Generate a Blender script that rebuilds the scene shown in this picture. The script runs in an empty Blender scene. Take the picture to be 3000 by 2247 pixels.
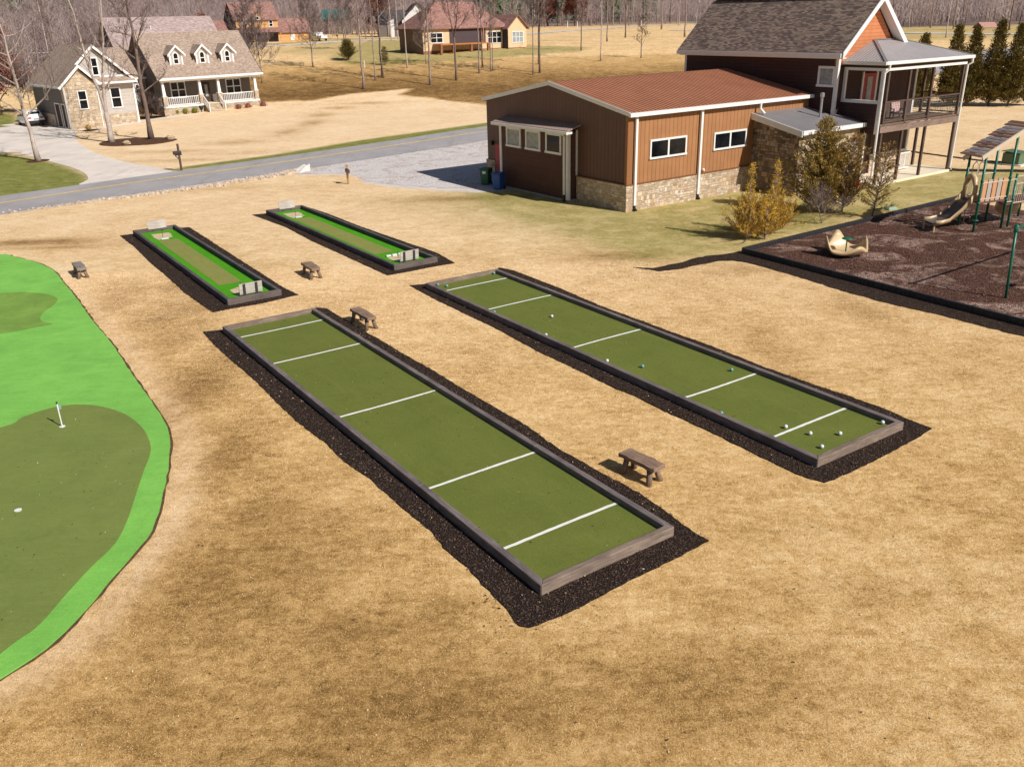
import bpy, bmesh, math, random
import numpy as np
from mathutils import Vector, Matrix, Quaternion
R = math.radians
scene = bpy.context.scene
COL = scene.collection

# ------------------------------------------------------------------ tree of objects
def tag(o, label=None, cat=None, group=None, kind=None):
    if label: o["label"] = label
    if cat: o["category"] = cat
    if group: o["group"] = group
    if kind: o["kind"] = kind
    return o

def empty(name, loc, rz=0.0, label=None, cat=None, group=None):
    o = bpy.data.objects.new(name, None)
    COL.objects.link(o)
    o.location = loc
    o.rotation_euler = (0, 0, rz)
    o.empty_display_size = 0.2
    return tag(o, label, cat, group)

def copy_tree(o, loc=None, rz=None, label=None, scale=None):
    def rec(src, parent):
        c = src.copy(); COL.objects.link(c); c.parent = parent
        for ch in list(src.children): rec(ch, c)
        return c
    c = rec(o, None)
    if loc is not None: c.location = loc
    if rz is not None: c.rotation_euler = (0, 0, rz)
    if scale is not None: c.scale = (scale, scale, scale)
    if label: c["label"] = label
    return c

# ------------------------------------------------------------------ mesh builder
class MB:
    def __init__(s): s.v = []; s.f = []
    def add(s, vs, fs):
        n = len(s.v); s.v += [tuple(p) for p in vs]; s.f += [tuple(i + n for i in f) for f in fs]; return s
    def quad(s, a, b, c, d): return s.add([a, b, c, d], [(0, 1, 2, 3)])
    def poly(s, pts): return s.add(pts, [tuple(range(len(pts)))])
    def box(s, x0, x1, y0, y1, z0, z1, M=None):
        vs = [Vector((x, y, z)) for z in (z0, z1) for y in (y0, y1) for x in (x0, x1)]
        if M is not None: vs = [M @ p for p in vs]
        return s.add(vs, [(0, 2, 3, 1), (4, 5, 7, 6), (0, 1, 5, 4), (2, 6, 7, 3), (0, 4, 6, 2), (1, 3, 7, 5)])
    def bar(s, p0, p1, w, h, up=(0, 0, 1)):
        p0 = Vector(p0); p1 = Vector(p1); d = p1 - p0; L = d.length
        if L < 1e-6: return s
        x = d / L; u = Vector(up); y = u.cross(x)
        if y.length < 1e-4: y = Vector((0, 1, 0)).cross(x)
        y.normalize(); z = x.cross(y)
        M = Matrix(((x.x, y.x, z.x, p0.x), (x.y, y.y, z.y, p0.y), (x.z, y.z, z.z, p0.z), (0, 0, 0, 1)))
        return s.box(0, L, -w / 2, w / 2, -h / 2, h / 2, M)
    def tube(s, pts, rs, n=8, cap=True):
        pts = [Vector(p) for p in pts]
        if not hasattr(rs, '__len__'): rs = [rs] * len(pts)
        vs = []; fs = []; ref = None
        for i, p in enumerate(pts):
            d = (pts[min(i + 1, len(pts) - 1)] - pts[max(i - 1, 0)])
            if d.length < 1e-9: d = Vector((0, 0, 1))
            d.normalize()
            if ref is None:
                ref = Vector((1, 0, 0)) if abs(d.x) < .8 else Vector((0, 1, 0))
            a = (ref - d * ref.dot(d))
            if a.length < 1e-5: a = d.orthogonal()
            a.normalize(); ref = a; b = d.cross(a)
            for k in range(n):
                t = 2 * math.pi * k / n
                vs.append(p + (a * math.cos(t) + b * math.sin(t)) * rs[i])
        for i in range(len(pts) - 1):
            for k in range(n):
                fs.append((i * n + k, i * n + (k + 1) % n, (i + 1) * n + (k + 1) % n, (i + 1) * n + k))
        if cap:
            fs.append(tuple(range(n - 1, -1, -1))); m = (len(pts) - 1) * n; fs.append(tuple(range(m, m + n)))
        return s.add(vs, fs)
    def lathe(s, prof, n=20, c=(0, 0, 0)):
        vs = []; fs = []
        for r, z in prof:
            for k in range(n):
                t = 2 * math.pi * k / n; vs.append((c[0] + r * math.cos(t), c[1] + r * math.sin(t), c[2] + z))
        for i in range(len(prof) - 1):
            for k in range(n):
                fs.append((i * n + k, i * n + (k + 1) % n, (i + 1) * n + (k + 1) % n, (i + 1) * n + k))
        fs.append(tuple(range(n - 1, -1, -1))); m = (len(prof) - 1) * n; fs.append(tuple(range(m, m + n)))
        return s.add(vs, fs)
    def prism(s, pts, d):
        """pts: closed 3-D polygon, extruded by vector d"""
        pts = [Vector(p) for p in pts]; d = Vector(d); n = len(pts)
        vs = pts + [p + d for p in pts]
        fs = [tuple(range(n - 1, -1, -1)), tuple(range(n, 2 * n))] + [(i, (i + 1) % n, n + (i + 1) % n, n + i) for i in range(n)]
        return s.add(vs, fs)
    def ball(s, c, r, seg=12, ring=8, sq=(1, 1, 1)):
        vs = [(c[0], c[1], c[2] - r * sq[2])]
        for i in range(1, ring):
            a = -math.pi / 2 + math.pi * i / ring
            for k in range(seg):
                t = 2 * math.pi * k / seg
                vs.append((c[0] + r * sq[0] * math.cos(a) * math.cos(t), c[1] + r * sq[1] * math.cos(a) * math.sin(t), c[2] + r * sq[2] * math.sin(a)))
        vs.append((c[0], c[1], c[2] + r * sq[2]))
        fs = [(0, 1 + (k + 1) % seg, 1 + k) for k in range(seg)]
        for i in range(ring - 2):
            for k in range(seg):
                a = 1 + i * seg
                fs.append((a + k, a + (k + 1) % seg, a + seg + (k + 1) % seg, a + seg + k))
        a = 1 + (ring - 2) * seg; t = len(vs) - 1
        fs += [(a + k, a + (k + 1) % seg, t) for k in range(seg)]
        return s.add(vs, fs)
    def build(s, name, mat, parent=None, smooth=False, bevel=0.0, normals=True):
        me = bpy.data.meshes.new(name)
        me.from_pydata(s.v, [], s.f)
        if normals and len(s.f) < 20000:
            bm = bmesh.new(); bm.from_mesh(me); bmesh.ops.recalc_face_normals(bm, faces=bm.faces)
            if bevel > 0:
                bmesh.ops.bevel(bm, geom=list(bm.edges), offset=bevel, segments=1, affect='EDGES', clamp_overlap=True)
            bm.to_mesh(me); bm.free()
        uv_auto(me)
        if smooth:
            me.polygons.foreach_set('use_smooth', [True] * len(me.polygons))
        me.materials.append(mat)
        o = bpy.data.objects.new(name, me); COL.objects.link(o)
        if parent is not None: o.parent = parent
        return o

def uv_auto(me):
    """metre-true UVs: u along the horizontal of each face, v up its slope"""
    nl = len(me.loops)
    if nl == 0 or nl > 400000: return
    uvl = me.uv_layers.new(name='UVMap')
    co = np.empty(len(me.vertices) * 3); me.vertices.foreach_get('co', co); co = co.reshape(-1, 3)
    vi = np.empty(nl, dtype=np.int32); me.loops.foreach_get('vertex_index', vi)
    npoly = len(me.polygons)
    nor = np.empty(npoly * 3); me.polygons.foreach_get('normal', nor); nor = nor.reshape(-1, 3)
    tot = np.empty(npoly, dtype=np.int32); me.polygons.foreach_get('loop_total', tot)
    pn = np.repeat(nor, tot, axis=0)
    u = np.stack([-pn[:, 1], pn[:, 0], np.zeros(nl)], 1)
    ln = np.linalg.norm(u, axis=1); flat = ln < .15
    u[~flat] /= ln[~flat][:, None]
    v = np.cross(pn, u)
    u[flat] = (1, 0, 0); v[flat] = (0, 1, 0)
    p = co[vi]
    out = np.stack([(p * u).sum(1), (p * v).sum(1)], 1).astype(np.float32)
    uvl.data.foreach_set('uv', out.ravel())

# ------------------------------------------------------------------ materials
class NT:
    def __init__(s, name):
        s.m = bpy.data.materials.new(name); s.m.use_nodes = True
        s.t = s.m.node_tree; s.t.nodes.clear()
        s.out = s.t.nodes.new('ShaderNodeOutputMaterial'); s.p = s.t.nodes.new('ShaderNodeBsdfPrincipled')
        s.t.links.new(s.p.outputs[0], s.out.inputs[0])
        s.tc = s.t.nodes.new('ShaderNodeTexCoord')
    def L(s, a, b): s.t.links.new(a, b)
    def put(s, inp, val):
        if isinstance(val, bpy.types.NodeSocket): s.L(val, inp)
        elif val is not None:
            try: inp.default_value = val
            except Exception: inp.default_value = (*val, 1.0)
    def map(s, src, scale=(1, 1, 1), rot=(0, 0, 0), loc=(0, 0, 0)):
        n = s.t.nodes.new('ShaderNodeMapping'); s.L(src, n.inputs[0])
        n.inputs['Scale'].default_value = scale; n.inputs['Rotation'].default_value = rot; n.inputs['Location'].default_value = loc
        return n.outputs[0]
    def noise(s, vec, scale, detail=3, rough=.6, dist=0.0, out=0):
        n = s.t.nodes.new('ShaderNodeTexNoise'); s.L(vec, n.inputs['Vector'])
        n.inputs['Scale'].default_value = scale; n.inputs['Detail'].default_value = detail
        n.inputs['Roughness'].default_value = rough; n.inputs['Distortion'].default_value = dist
        return n.outputs[out]
    def vor(s, vec, scale, feature='F1', out='Distance', rnd=1.0, metric='EUCLIDEAN', dim='3D'):
        n = s.t.nodes.new('ShaderNodeTexVoronoi'); n.voronoi_dimensions = dim; n.feature = feature
        if feature != 'DISTANCE_TO_EDGE': n.distance = metric
        s.L(vec, n.inputs['Vector']); n.inputs['Scale'].default_value = scale; n.inputs['Randomness'].default_value = rnd
        return n.outputs[out]
    def ramp(s, fac, stops, interp='LINEAR'):
        n = s.t.nodes.new('ShaderNodeValToRGB'); s.L(fac, n.inputs[0]); cr = n.color_ramp; cr.interpolation = interp
        while len(cr.elements) < len(stops): cr.elements.new(.5)
        for e, (p, c) in zip(cr.elements, stops):
            e.position = p; e.color = (*c, 1) if hasattr(c, '__len__') else (c, c, c, 1)
        return n.outputs[0]
    def mix(s, f, a, b, mode='MIX'):
        n = s.t.nodes.new('ShaderNodeMix'); n.data_type = 'RGBA'; n.blend_type = mode
        s.put(n.inputs[0], f); s.put(n.inputs[6], a); s.put(n.inputs[7], b); return n.outputs[2]
    def math(s, op, a, b=None, c=None, clamp=False):
        n = s.t.nodes.new('ShaderNodeMath'); n.operation = op; n.use_clamp = clamp
        s.put(n.inputs[0], a)
        if b is not None: s.put(n.inputs[1], b)
        if c is not None: s.put(n.inputs[2], c)
        return n.outputs[0]
    def sep(s, v):
        n = s.t.nodes.new('ShaderNodeSeparateXYZ'); s.L(v, n.inputs[0]); return n.outputs
    def attr(s, name):
        n = s.t.nodes.new('ShaderNodeAttribute'); n.attribute_name = name; return n
    def bump(s, h, strength=.4, dist=.02):
        n = s.t.nodes.new('ShaderNodeBump'); n.inputs['Strength'].default_value = strength; n.inputs['Distance'].default_value = dist
        s.L(h, n.inputs['Height']); s.L(n.outputs[0], s.p.inputs['Normal'])
    def done(s, col=None, rough=.8, metal=0.0, spec=None):
        s.put(s.p.inputs['Base Color'], col); s.put(s.p.inputs['Roughness'], rough); s.p.inputs['Metallic'].default_value = metal
        if spec is not None: s.p.inputs['Specular IOR Level'].default_value = spec
        return s.m

def sc(c, k): return tuple(min(1, x * k) for x in c)

def m_plain(name, c, rough=.7, var=.18, scale=6, metal=0.0, spec=.4, bump=0.0, dirt=0.0):
    n = NT(name); o = n.tc.outputs['Object']
    f = n.noise(o, scale, 4, .65)
    col = n.ramp(f, [(.3, sc(c, 1 - var)), (.7, sc(c, 1 + var))])
    if dirt:
        g = n.noise(o, scale * .22, 5, .7); col = n.mix(n.ramp(g, [(.45, 0.0), (.75, dirt)]), col, sc(c, .45))
    if bump: n.bump(n.noise(o, scale * 6, 3, .6), bump, .01)
    return n.done(col, rough, metal, spec)

def m_wood(name, c, c2, axis=0, rough=.85, scale=1.0):
    n = NT(name); o = n.tc.outputs['Object']
    st = [14 * scale] * 3; st[axis] = 1.1 * scale
    a = n.noise(n.map(o, tuple(st)), 2.2, 6, .7, .4)
    b = n.noise(o, 1.3, 3, .6)
    col = n.ramp(a, [(.3, c2), (.52, c), (.75, sc(c, 1.45))])
    col = n.mix(n.ramp(b, [(.4, 0.0), (.7, .55)]), col, sc(c2, .9))
    d = n.noise(n.map(o, (25, 25, 25)), 2, 2, .5)
    col = n.mix(n.ramp(d, [(.68, 0.0), (.74, .6)]), col, sc(c, 1.8))
    n.bump(a, .5, .01)
    return n.done(col, rough, 0, .25)

def m_siding(name, c, pitch=.18, rough=.75):
    n = NT(name); u = n.sep(n.tc.outputs['UV'])
    fr = n.math('FRACT', n.math('DIVIDE', u[1], pitch))
    o = n.tc.outputs['Object']
    row = n.math('FLOOR', n.math('DIVIDE', u[1], pitch))
    w = n.t.nodes.new('ShaderNodeTexWhiteNoise'); w.noise_dimensions = '1D'; n.L(row, w.inputs['W'])
    col = n.ramp(n.noise(o, 2.5, 5, .7), [(.3, sc(c, .85)), (.7, sc(c, 1.12))])
    col = n.mix(.22, col, n.ramp(w.outputs[0], [(0, sc(c, .7)), (1, sc(c, 1.25))]))
    col = n.mix(n.ramp(fr, [(0, .75), (.1, .3), (.16, 0.0)]), col, sc(c, .3))
    n.bump(fr, .6, .03)
    return n.done(col, rough, 0, .3)

def m_shingle(name, c1, c2, c3, w=.3, h=.15):
    n = NT(name)
    b = n.t.nodes.new('ShaderNodeTexBrick'); n.L(n.tc.outputs['UV'], b.inputs['Vector'])
    b.inputs['Color1'].default_value = (0, 0, 0, 1); b.inputs['Color2'].default_value = (1, 1, 1, 1); b.inputs['Mortar'].default_value = (.5, .5, .5, 1)
    b.inputs['Scale'].default_value = 1; b.inputs['Mortar Size'].default_value = .008; b.inputs['Brick Width'].default_value = w; b.inputs['Row Height'].default_value = h
    b.inputs['Bias'].default_value = 0; b.offset = .5; b.inputs['Mortar Smooth'].default_value = .3
    col = n.ramp(b.outputs['Color'], [(0, c1), (.35, c2), (.7, c3), (1, sc(c3, 1.25))])
    o = n.tc.outputs['Object']
    col = n.mix(.22, col, n.ramp(n.noise(o, .8, 4, .65), [(.3, c1), (.7, c3)]))
    col = n.mix(n.math('MULTIPLY', b.outputs['Fac'], .75), col, sc(c1, .35))
    n.bump(n.math('SUBTRACT', 1.0, b.outputs['Fac']), .5, .02)
    return n.done(col, .95, 0, .15)

def m_stone(name, stops, mortar, k=1.0, contrast=.5):
    """random ashlar: two brick patterns of different size, chosen patch by patch"""
    n = NT(name); uv = n.tc.outputs['UV']
    wob = n.mix(.035, uv, n.noise(uv, 3.5, 3, .6, out=1), 'ADD')
    cols = []; facs = []
    for bw, rh, sq, fq, off, rot in ((.34, .17, .55, 2, .37, 0), (.26, .30, 1.7, 3, .42, 0), (.22, .105, 1.5, 2, .5, 0)):
        b = n.t.nodes.new('ShaderNodeTexBrick'); n.L(n.map(wob, (1, 1, 1), (0, 0, rot)), b.inputs['Vector'])
        b.inputs['Color1'].default_value = (0, 0, 0, 1); b.inputs['Color2'].default_value = (1, 1, 1, 1); b.inputs['Mortar'].default_value = (.4, .4, .4, 1)
        b.inputs['Scale'].default_value = 1 / k; b.inputs['Mortar Size'].default_value = .016; b.inputs['Mortar Smooth'].default_value = .5; b.inputs['Brick Width'].default_value = bw; b.inputs['Row Height'].default_value = rh
        b.offset = off; b.squash = sq; b.squash_frequency = fq; b.offset_frequency = 2
        cols.append(b.outputs['Color']); facs.append(b.outputs['Fac'])
    cell = n.sep(n.vor(n.map(wob, (1.5, 2.0, 1)), 1.0 / k, 'F1', 'Color', 1.0, 'CHEBYCHEV', '2D'))[0]
    s1 = n.math('GREATER_THAN', cell, .40); s2 = n.math('GREATER_THAN', cell, .74)
    cc = n.mix(s2, n.mix(s1, cols[0], cols[1]), cols[2]); ff = n.mix(s2, n.mix(s1, facs[0], facs[1]), facs[2])
    col = n.ramp(cc, stops)
    fine = n.noise(uv, 14, 5, .75)
    col = n.mix(contrast, col, n.ramp(fine, [(.25, .35), (.72, 1.0)]), 'MULTIPLY')
    col = n.mix(n.math('MULTIPLY', ff, .7), col, mortar)
    n.bump(n.math('ADD', n.math('MULTIPLY', n.math('SUBTRACT', 1.0, ff), 1.0), n.math('MULTIPLY', fine, .6)), .9, .05)
    return n.done(col, .9, 0, .25)

def m_glass(name='window_glass', c=(.007, .008, .010), rough=.08):
    n = NT(name)
    f = n.noise(n.map(n.tc.outputs['UV'], (.9, .9, 1)), 1.4, 2, .5)
    col = n.ramp(f, [(.35, sc(c, .6)), (.7, sc(c, 1.8))])
    return n.done(col, rough, 0, .3)

# ------------------------------------------------------------------ world, sun, camera
SUN_AZ, SUN_EL = -40.0, 39.0       # azimuth from +X, counter-clockwise
w = bpy.data.worlds.new("World"); scene.world = w; w.use_nodes = True
nt = w.node_tree; nt.nodes.clear()
bg = nt.nodes.new('ShaderNodeBackground'); wo = nt.nodes.new('ShaderNodeOutputWorld'); sky = nt.nodes.new('ShaderNodeTexSky')
sky.sky_type = 'NISHITA'; sky.sun_disc = False; sky.sun_elevation = R(SUN_EL); sky.sun_rotation = R(90 - SUN_AZ)
sky.altitude = 300; sky.air_density = 1.0; sky.dust_density = 1.2; sky.ozone_density = 1.0
bg.inputs[1].default_value = .05
nt.links.new(sky.outputs[0], bg.inputs[0]); nt.links.new(bg.outputs[0], wo.inputs[0])
sd = bpy.data.lights.new('sun', 'SUN'); sd.energy = 5.0; sd.angle = R(.5); sd.color = (1.0, .95, .875)
so = bpy.data.objects.new('sun', sd); COL.objects.link(so)
to_sun = Vector((math.cos(R(SUN_AZ)) * math.cos(R(SUN_EL)), math.sin(R(SUN_AZ)) * math.cos(R(SUN_EL)), math.sin(R(SUN_EL))))
so.rotation_euler = to_sun.to_track_quat('Z', 'Y').to_euler(); so.location = to_sun * 200
scene.view_settings.view_transform = 'Standard'; scene.view_settings.look = 'None'; scene.view_settings.exposure = 0
cd = bpy.data.cameras.new('camera'); cam = bpy.data.objects.new('camera', cd); COL.objects.link(cam); scene.camera = cam
cd.sensor_width = 36; cd.sensor_fit = 'HORIZONTAL'; cd.lens = 36 * 2561.5 / 3000; cd.clip_start = .3; cd.clip_end = 4000
pit, rol = .39707, -.02391
fw = Vector((0, math.cos(pit), -math.sin(pit))); up = Vector((0, math.sin(pit), math.cos(pit))); rt = Vector((1, 0, 0))
r2 = math.cos(rol) * rt + math.sin(rol) * up; u2 = -math.sin(rol) * rt + math.cos(rol) * up
cam.matrix_world = Matrix(((r2.x, u2.x, -fw.x, 0), (r2.y, u2.y, -fw.y, 0), (r2.z, u2.z, -fw.z, 10), (0, 0, 0, 1)))

# ------------------------------------------------------------------ terrain
YS = [-1000, 108, 118, 126, 142, 158, 190, 230, 300, 400, 520, 700, 1000, 1400]
HS = [0, 0, .35, 1.2, 3.1, 4.6, 5.5, 6.2, 7.0, 8.0, 20, 50, 90, 110]
def hz(x, y): return float(np.interp(y, YS, HS))
def sd_poly(X, Y, poly):
    P = np.array(poly, float); d = np.full(X.shape, 1e18); inside = np.zeros(X.shape, bool)
    for i in range(len(P)):
        a = P[i]; b = P[(i + 1) % len(P)]; e = b - a
        t = np.clip(((X - a[0]) * e[0] + (Y - a[1]) * e[1]) / (e @ e + 1e-12), 0, 1)
        dx = X - a[0] - t * e[0]; dy = Y - a[1] - t * e[1]; d = np.minimum(d, dx * dx + dy * dy)
        c = ((a[1] > Y) != (b[1] > Y)) & (X < (b[0] - a[0]) * (Y - a[1]) / (b[1] - a[1] + 1e-12) + a[0])
        inside ^= c
    d = np.sqrt(d); return np.where(inside, -d, d)
def pm(X, Y, poly, soft): return np.clip(.5 - sd_poly(X, Y, poly) / (2 * soft), 0, 1)
def gb(X, Y, x, y, rx, ry=None, a=0.0):
    ry = ry or rx; c, s = math.cos(a), math.sin(a); dx = X - x; dy = Y - y
    return np.exp(-(((dx * c + dy * s) / rx) ** 2 + ((-dx * s + dy * c) / ry) ** 2))

M = {}
FR = [(-40, 41.5), (-30, 41.9), (-24.4, 41.27), (-23.6, 40.85), (-22.59, 40.15), (-21.61, 39.4), (-20.8, 38.6), (-20.03, 37.68), (-18.77, 35.83), (-17.01, 33.22), (-15.37, 30.7), (-13.66, 28.21), (-11.98, 25.56), (-10.39, 23.09), (-9.6, 21.85), (-9.16, 21.01), (-8.81, 20.13), (-8.4, 18.82), (-8.02, 17.31), (-7.79, 16.14), (-7.82, 15.3), (-7.92, 14.4), (-7.98, 13.64), (-8.11, 12.78), (-8.35, 12.1), (-9.4, 10.9), (-13, 9.6), (-20, 9.4), (-40, 14)]
DARK = [(-3, 12.7, 1.3, .9, .55), (-1.4, 13.0, .9, .6, .5), (-4.6, 14.6, 1.2, 2.0, .42), (-.9, 10.9, 2.6, 1.1, .5), (2.4, 11.0, 3.0, 1.1, .42), (-24, 43.8, 3.4, .7, .85), (-22.5, 42.6, 3, .5, .5), (-13.5, 36, 1.4, 3.4, .5),
    (-5.6, 14.2, 3.0, 4.0, .5), (-9.6, 22.5, 1.5, 6, .5), (-2.5, 10.8, 5, 1.9, .5), (-12.5, 31, 1.8, 6, .42), (-9.4, 23.5, 1.1, 4.0, .6), (-7.2, 19.6, 1.0, 2.6, .5), (-5.4, 16.4, 1.4, 1.8, .5), (-15.6, 33, 1.2, 3.2, .42), (-5.4, 11.0, 3.0, 1.6, .45), (-6.8, 13.4, 1.6, 1.8, .42), (-3.4, 10.0, 4.2, 1.6, .45), (-11.6, 29, 1.2, 4, .42), (10.2, 35.6, 1.6, .8, .4), (12.5, 30, 1.0, 2.5, .3), (8.4, 25.6, .7, 3.5, .22), (6.2, 13.4, 2.5, .5, .22), (5.5, 15.6, 1.6, .5, .2),
    (-17.5, 116, 3, 1.2, .5), (-20.5, 112, 2.4, 1.6, .5), (-21.3, 105, 1.6, 3.4, .5), (-20.6, 97, 1.4, 4, .5), (-21.5, 89, 1.6, 4, .45), (-24.5, 82, 3.5, 1.6, .4), (-29, 77, 4, 1.0, .4), (-18, 58.3, 4, .8, .25), (-3, 52.6, 4.5, .9, .5), (-27, 71.5, 6, .9, .35), (-22, 75, 4, 1.2, .2), (4.5, 38.3, 2.4, 1, .55), (-22, 119, 3, .6, .2), (15, 47, 3, 2, .6), (10.5, 43.0, 2.2, 1.4, .5), (13.2, 44.3, 2, 1.4, .5), (27, 49, 2.5, 1.2, .55), (21, 46.5, 2, 1, .4)]
def make_ground():
    xs = np.concatenate([[-900, -600, -400, -260, -190, -150, -125, -105, -92, -82, -74, -68], np.arange(-63, 60, .5), [62, 66, 71, 78, 86, 96, 108, 125, 150, 190, 260, 400, 600, 900]])
    ys = np.concatenate([[-200, -80, -30, -8, 0, 4], np.arange(6, 128, .5), np.arange(128, 215, 1.5), [218, 224, 232, 242, 255, 270, 300, 340, 400, 460, 520, 600, 700, 850, 1000, 1200, 1400]])
    X, Y = np.meshgrid(xs, ys); nx, ny = len(xs), len(ys)
    Zg = np.interp(Y, YS, HS)
    far = np.clip((Y - 420) / 300, 0, 1)
    Zg = Zg + far * (14 * np.sin(X * .009 + 1.3) + 8 * np.sin(X * .021 + Y * .004))
    rs = np.random.RandomState(3)
    Zg += np.where(Y < 108, .0, .05) * rs.uniform(-1, 1, X.shape)
    co = np.stack([X, Y, Zg], -1).reshape(-1, 3)
    idx = np.arange(nx * ny).reshape(ny, nx)
    f = np.stack([idx[:-1, :-1], idx[:-1, 1:], idx[1:, 1:], idx[1:, :-1]], -1).reshape(-1, 4)
    me = bpy.data.meshes.new('ground'); me.from_pydata(co.tolist(), [], f.tolist())
    me.polygons.foreach_set('use_smooth', [True] * len(me.polygons))
    G = .85 * pm(X, Y, [(-3.5, 56.5), (-2, 50), (0, 46), (3, 42), (5.5, 37.6), (9.5, 37.4), (10.5, 38.3), (24.5, 48.5), (40, 52), (40, 57), (29, 59.5), (20, 58), (5, 52), (0, 58)], 1.3)
    G = np.maximum(G, .42 * pm(X, Y, [(-8, 53), (-2, 46), (3, 40), (9, 38), (12, 50), (-3, 56)], 2.5))
    LU = pm(X, Y, [(-37, 53), (-28.9, 60.5), (-29.4, 62.6), (-31, 65.6), (-35.4, 71), (-44.4, 79), (-80, 92), (-90, 50)], .4)
    LU = np.maximum(LU, pm(X, Y, [(-25.2, 65.7), (-18.5, 70.9), (-12.4, 77.7), (-1.9, 89.3), (12, 103), (12, 104.5), (-2, 93), (-13, 81.6), (-19, 73.4), (-24.6, 68)], .35))
    LU = np.maximum(LU, pm(X, Y, [(-95, 92), (-55.6, 99.6), (-54.2, 101), (-60, 112), (-64, 116.5), (-95, 119)], .5))
    LU = np.maximum(LU, .62 * pm(X, Y, [(-29, 154), (-25, 147.2), (-19, 144.3), (-11.7, 147.6), (-6.8, 148.5), (2, 151.5), (13, 156), (15, 163), (5, 172), (-8, 200), (-30, 204), (-30, 175)], 1.2))
    LU = np.maximum(LU, .5 * pm(X, Y, [(-75, 192), (-48, 195), (-33, 212), (-20, 211), (-20, 222), (-75, 222)], 2))
    LU = np.maximum(LU, .35 * pm(X, Y, [(-42, 172), (-24, 150), (-20, 200), (-40, 205)], 4))
    LU = np.maximum(LU, .45 * pm(X, Y, [(60, 162), (98, 160), (150, 160), (150, 260), (60, 260)], 6))
    D = np.zeros_like(X)
    for a in DARK:
        D = np.maximum(D, a[4] * gb(X, Y, *a[:4]))
    # edge of the mown lawn: longer dark grass behind it, fading into the field
    edge = [(-31.4, 119.2), (-25, 119.3), (-20.8, 123.4), (-12.7, 126), (-14, 121.8), (-8.9, 118.6), (-2.5, 111.6), (2, 108), (10, 102), (40, 104), (46, 150), (-45, 150), (-44, 121)]
    fld = pm(X, Y, edge, .6)
    D = np.maximum(D, fld * np.clip(.95 - .035 * np.abs(Y - 124), .2, .9))
    Pl = np.clip((Y - 22) / 26, 0, 1) * .75  # paler with distance: grazing-view sheen put into the colour
    lawn = pm(X, Y, [(-26, 66), (-19, 72.8), (-2, 93), (8, 102), (2, 108), (-2.5, 111.6), (-8.9, 118.6), (-14, 121.8), (-12.7, 126), (-20.8, 123.4), (-25, 119.3), (-31.4, 119.2), (-46, 124), (-52, 112), (-48, 90)], .5)
    Pl = np.where(Y < 108, Pl, Pl * .45)
    Pl = np.maximum(Pl * (1 - fld * .6), lawn)
    Pl *= (1 - .5 * gb(X, Y, -8, 16, 9, 10))
    fe = sd_poly(X, Y, FR); band = np.exp(-((fe - .35) / .45) ** 2) * (fe > -.6); Pl = np.maximum(Pl, .8 * band); D *= (1 - .75 * band)
    GV = pm(X, Y, [(-15, 66.5), (-15.2, 62.8), (-11, 62.2), (-9.6, 58.8), (-7.8, 57), (-5.3, 55.8), (-2.1, 54.2), (1.2, 55.2), (0, 60), (10, 69), (16, 78), (16, 96), (-1.7, 80)], .7)
    WD = np.clip((Y - 285) / 20, 0, 1)
    WD = np.maximum(WD, np.clip((-X - 62) / 6, 0, 1) * np.clip((Y - 128) / 15, 0, 1))
    WD = np.maximum(WD, np.clip((X - 55) / 6, 0, 1) * np.clip((Y - 205) / 8, 0, 1))
    for nm, chans in (('gmask', (G, D, Pl)), ('gmask2', (LU, GV, WD))):
        at = me.color_attributes.new(nm, 'FLOAT_COLOR', 'POINT')
        a = np.ones((nx * ny, 4), np.float32)
        for i, c in enumerate(chans): a[:, i] = c.ravel()
        at.data.foreach_set('color', a.ravel())
    n = NT('dormant_grass'); P = n.tc.outputs['Object']
    a1 = n.sep(n.attr('gmask').outputs['Vector']); a2 = n.sep(n.attr('gmask2').outputs['Vector'])
    big = n.noise(P, .22, 5, .6, .3); med = n.noise(n.map(P, (1, 1.3, 1), (0, 0, .5)), 1.1, 5, .68, .6); sml = n.noise(P, 5.5, 5, .75, .5); fin = n.noise(P, 26, 4, .8); blade = n.noise(n.map(P, (1, 2.6, 1), (0, 0, .35)), 38, 3, .8, .8)
    streak = n.noise(n.map(P, (.55, 1.7, 1), (0, 0, -.35)), 2.6, 5, .75, .6)
    v = n.math('ADD', n.math('MULTIPLY', med, .50), n.math('MULTIPLY', sml, .62))
    v = n.math('ADD', v, n.math('MULTIPLY', streak, .38))
    v = n.math('ADD', v, n.math('MULTIPLY', fin, .62)); v = n.math('ADD', v, n.math('MULTIPLY', blade, .55)); v = n.math('ADD', v, n.math('MULTIPLY', big, .35))
    v = n.math('SUBTRACT', v, 1.01)
    v = n.math('SUBTRACT', v, n.math('MULTIPLY', a1[1], n.math('ADD', .10, n.math('MULTIPLY', med, .45))))
    tan = n.ramp(v, [(.14, (.135, .072, .021)), (.31, (.41, .238, .079)), (.46, (.68, .425, .168)), (.61, (.88, .615, .305)), (.80, (.99, .81, .51))])
    pale = n.ramp(v, [(.08, (.38, .215, .095)), (.28, (.66, .43, .225)), (.44, (.83, .585, .345)), (.62, (.92, .70, .465)), (.85, (.98, .84, .64))])
    col = n.mix(a1[2], tan, pale)
    dk = n.ramp(v, [(.10, (.08, .038, .014)), (.34, (.24, .13, .042)), (.56, (.46, .27, .10)), (.85, (.66, .44, .21))])
    dm = n.math('MULTIPLY', a1[1], n.ramp(n.noise(P, .9, 4, .7), [(.35, .15), (.62, 1.0)]))
    col = n.mix(dm, col, dk)
    grn = n.ramp(v, [(.08, (.07, .075, .016)), (.30, (.20, .185, .045)), (.5, (.34, .30, .09)), (.8, (.60, .49, .22))])
    gm = n.math('MULTIPLY', a1[0], n.ramp(n.noise(P, .55, 4, .7), [(.28, .5), (.52, 1.0)]))
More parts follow.
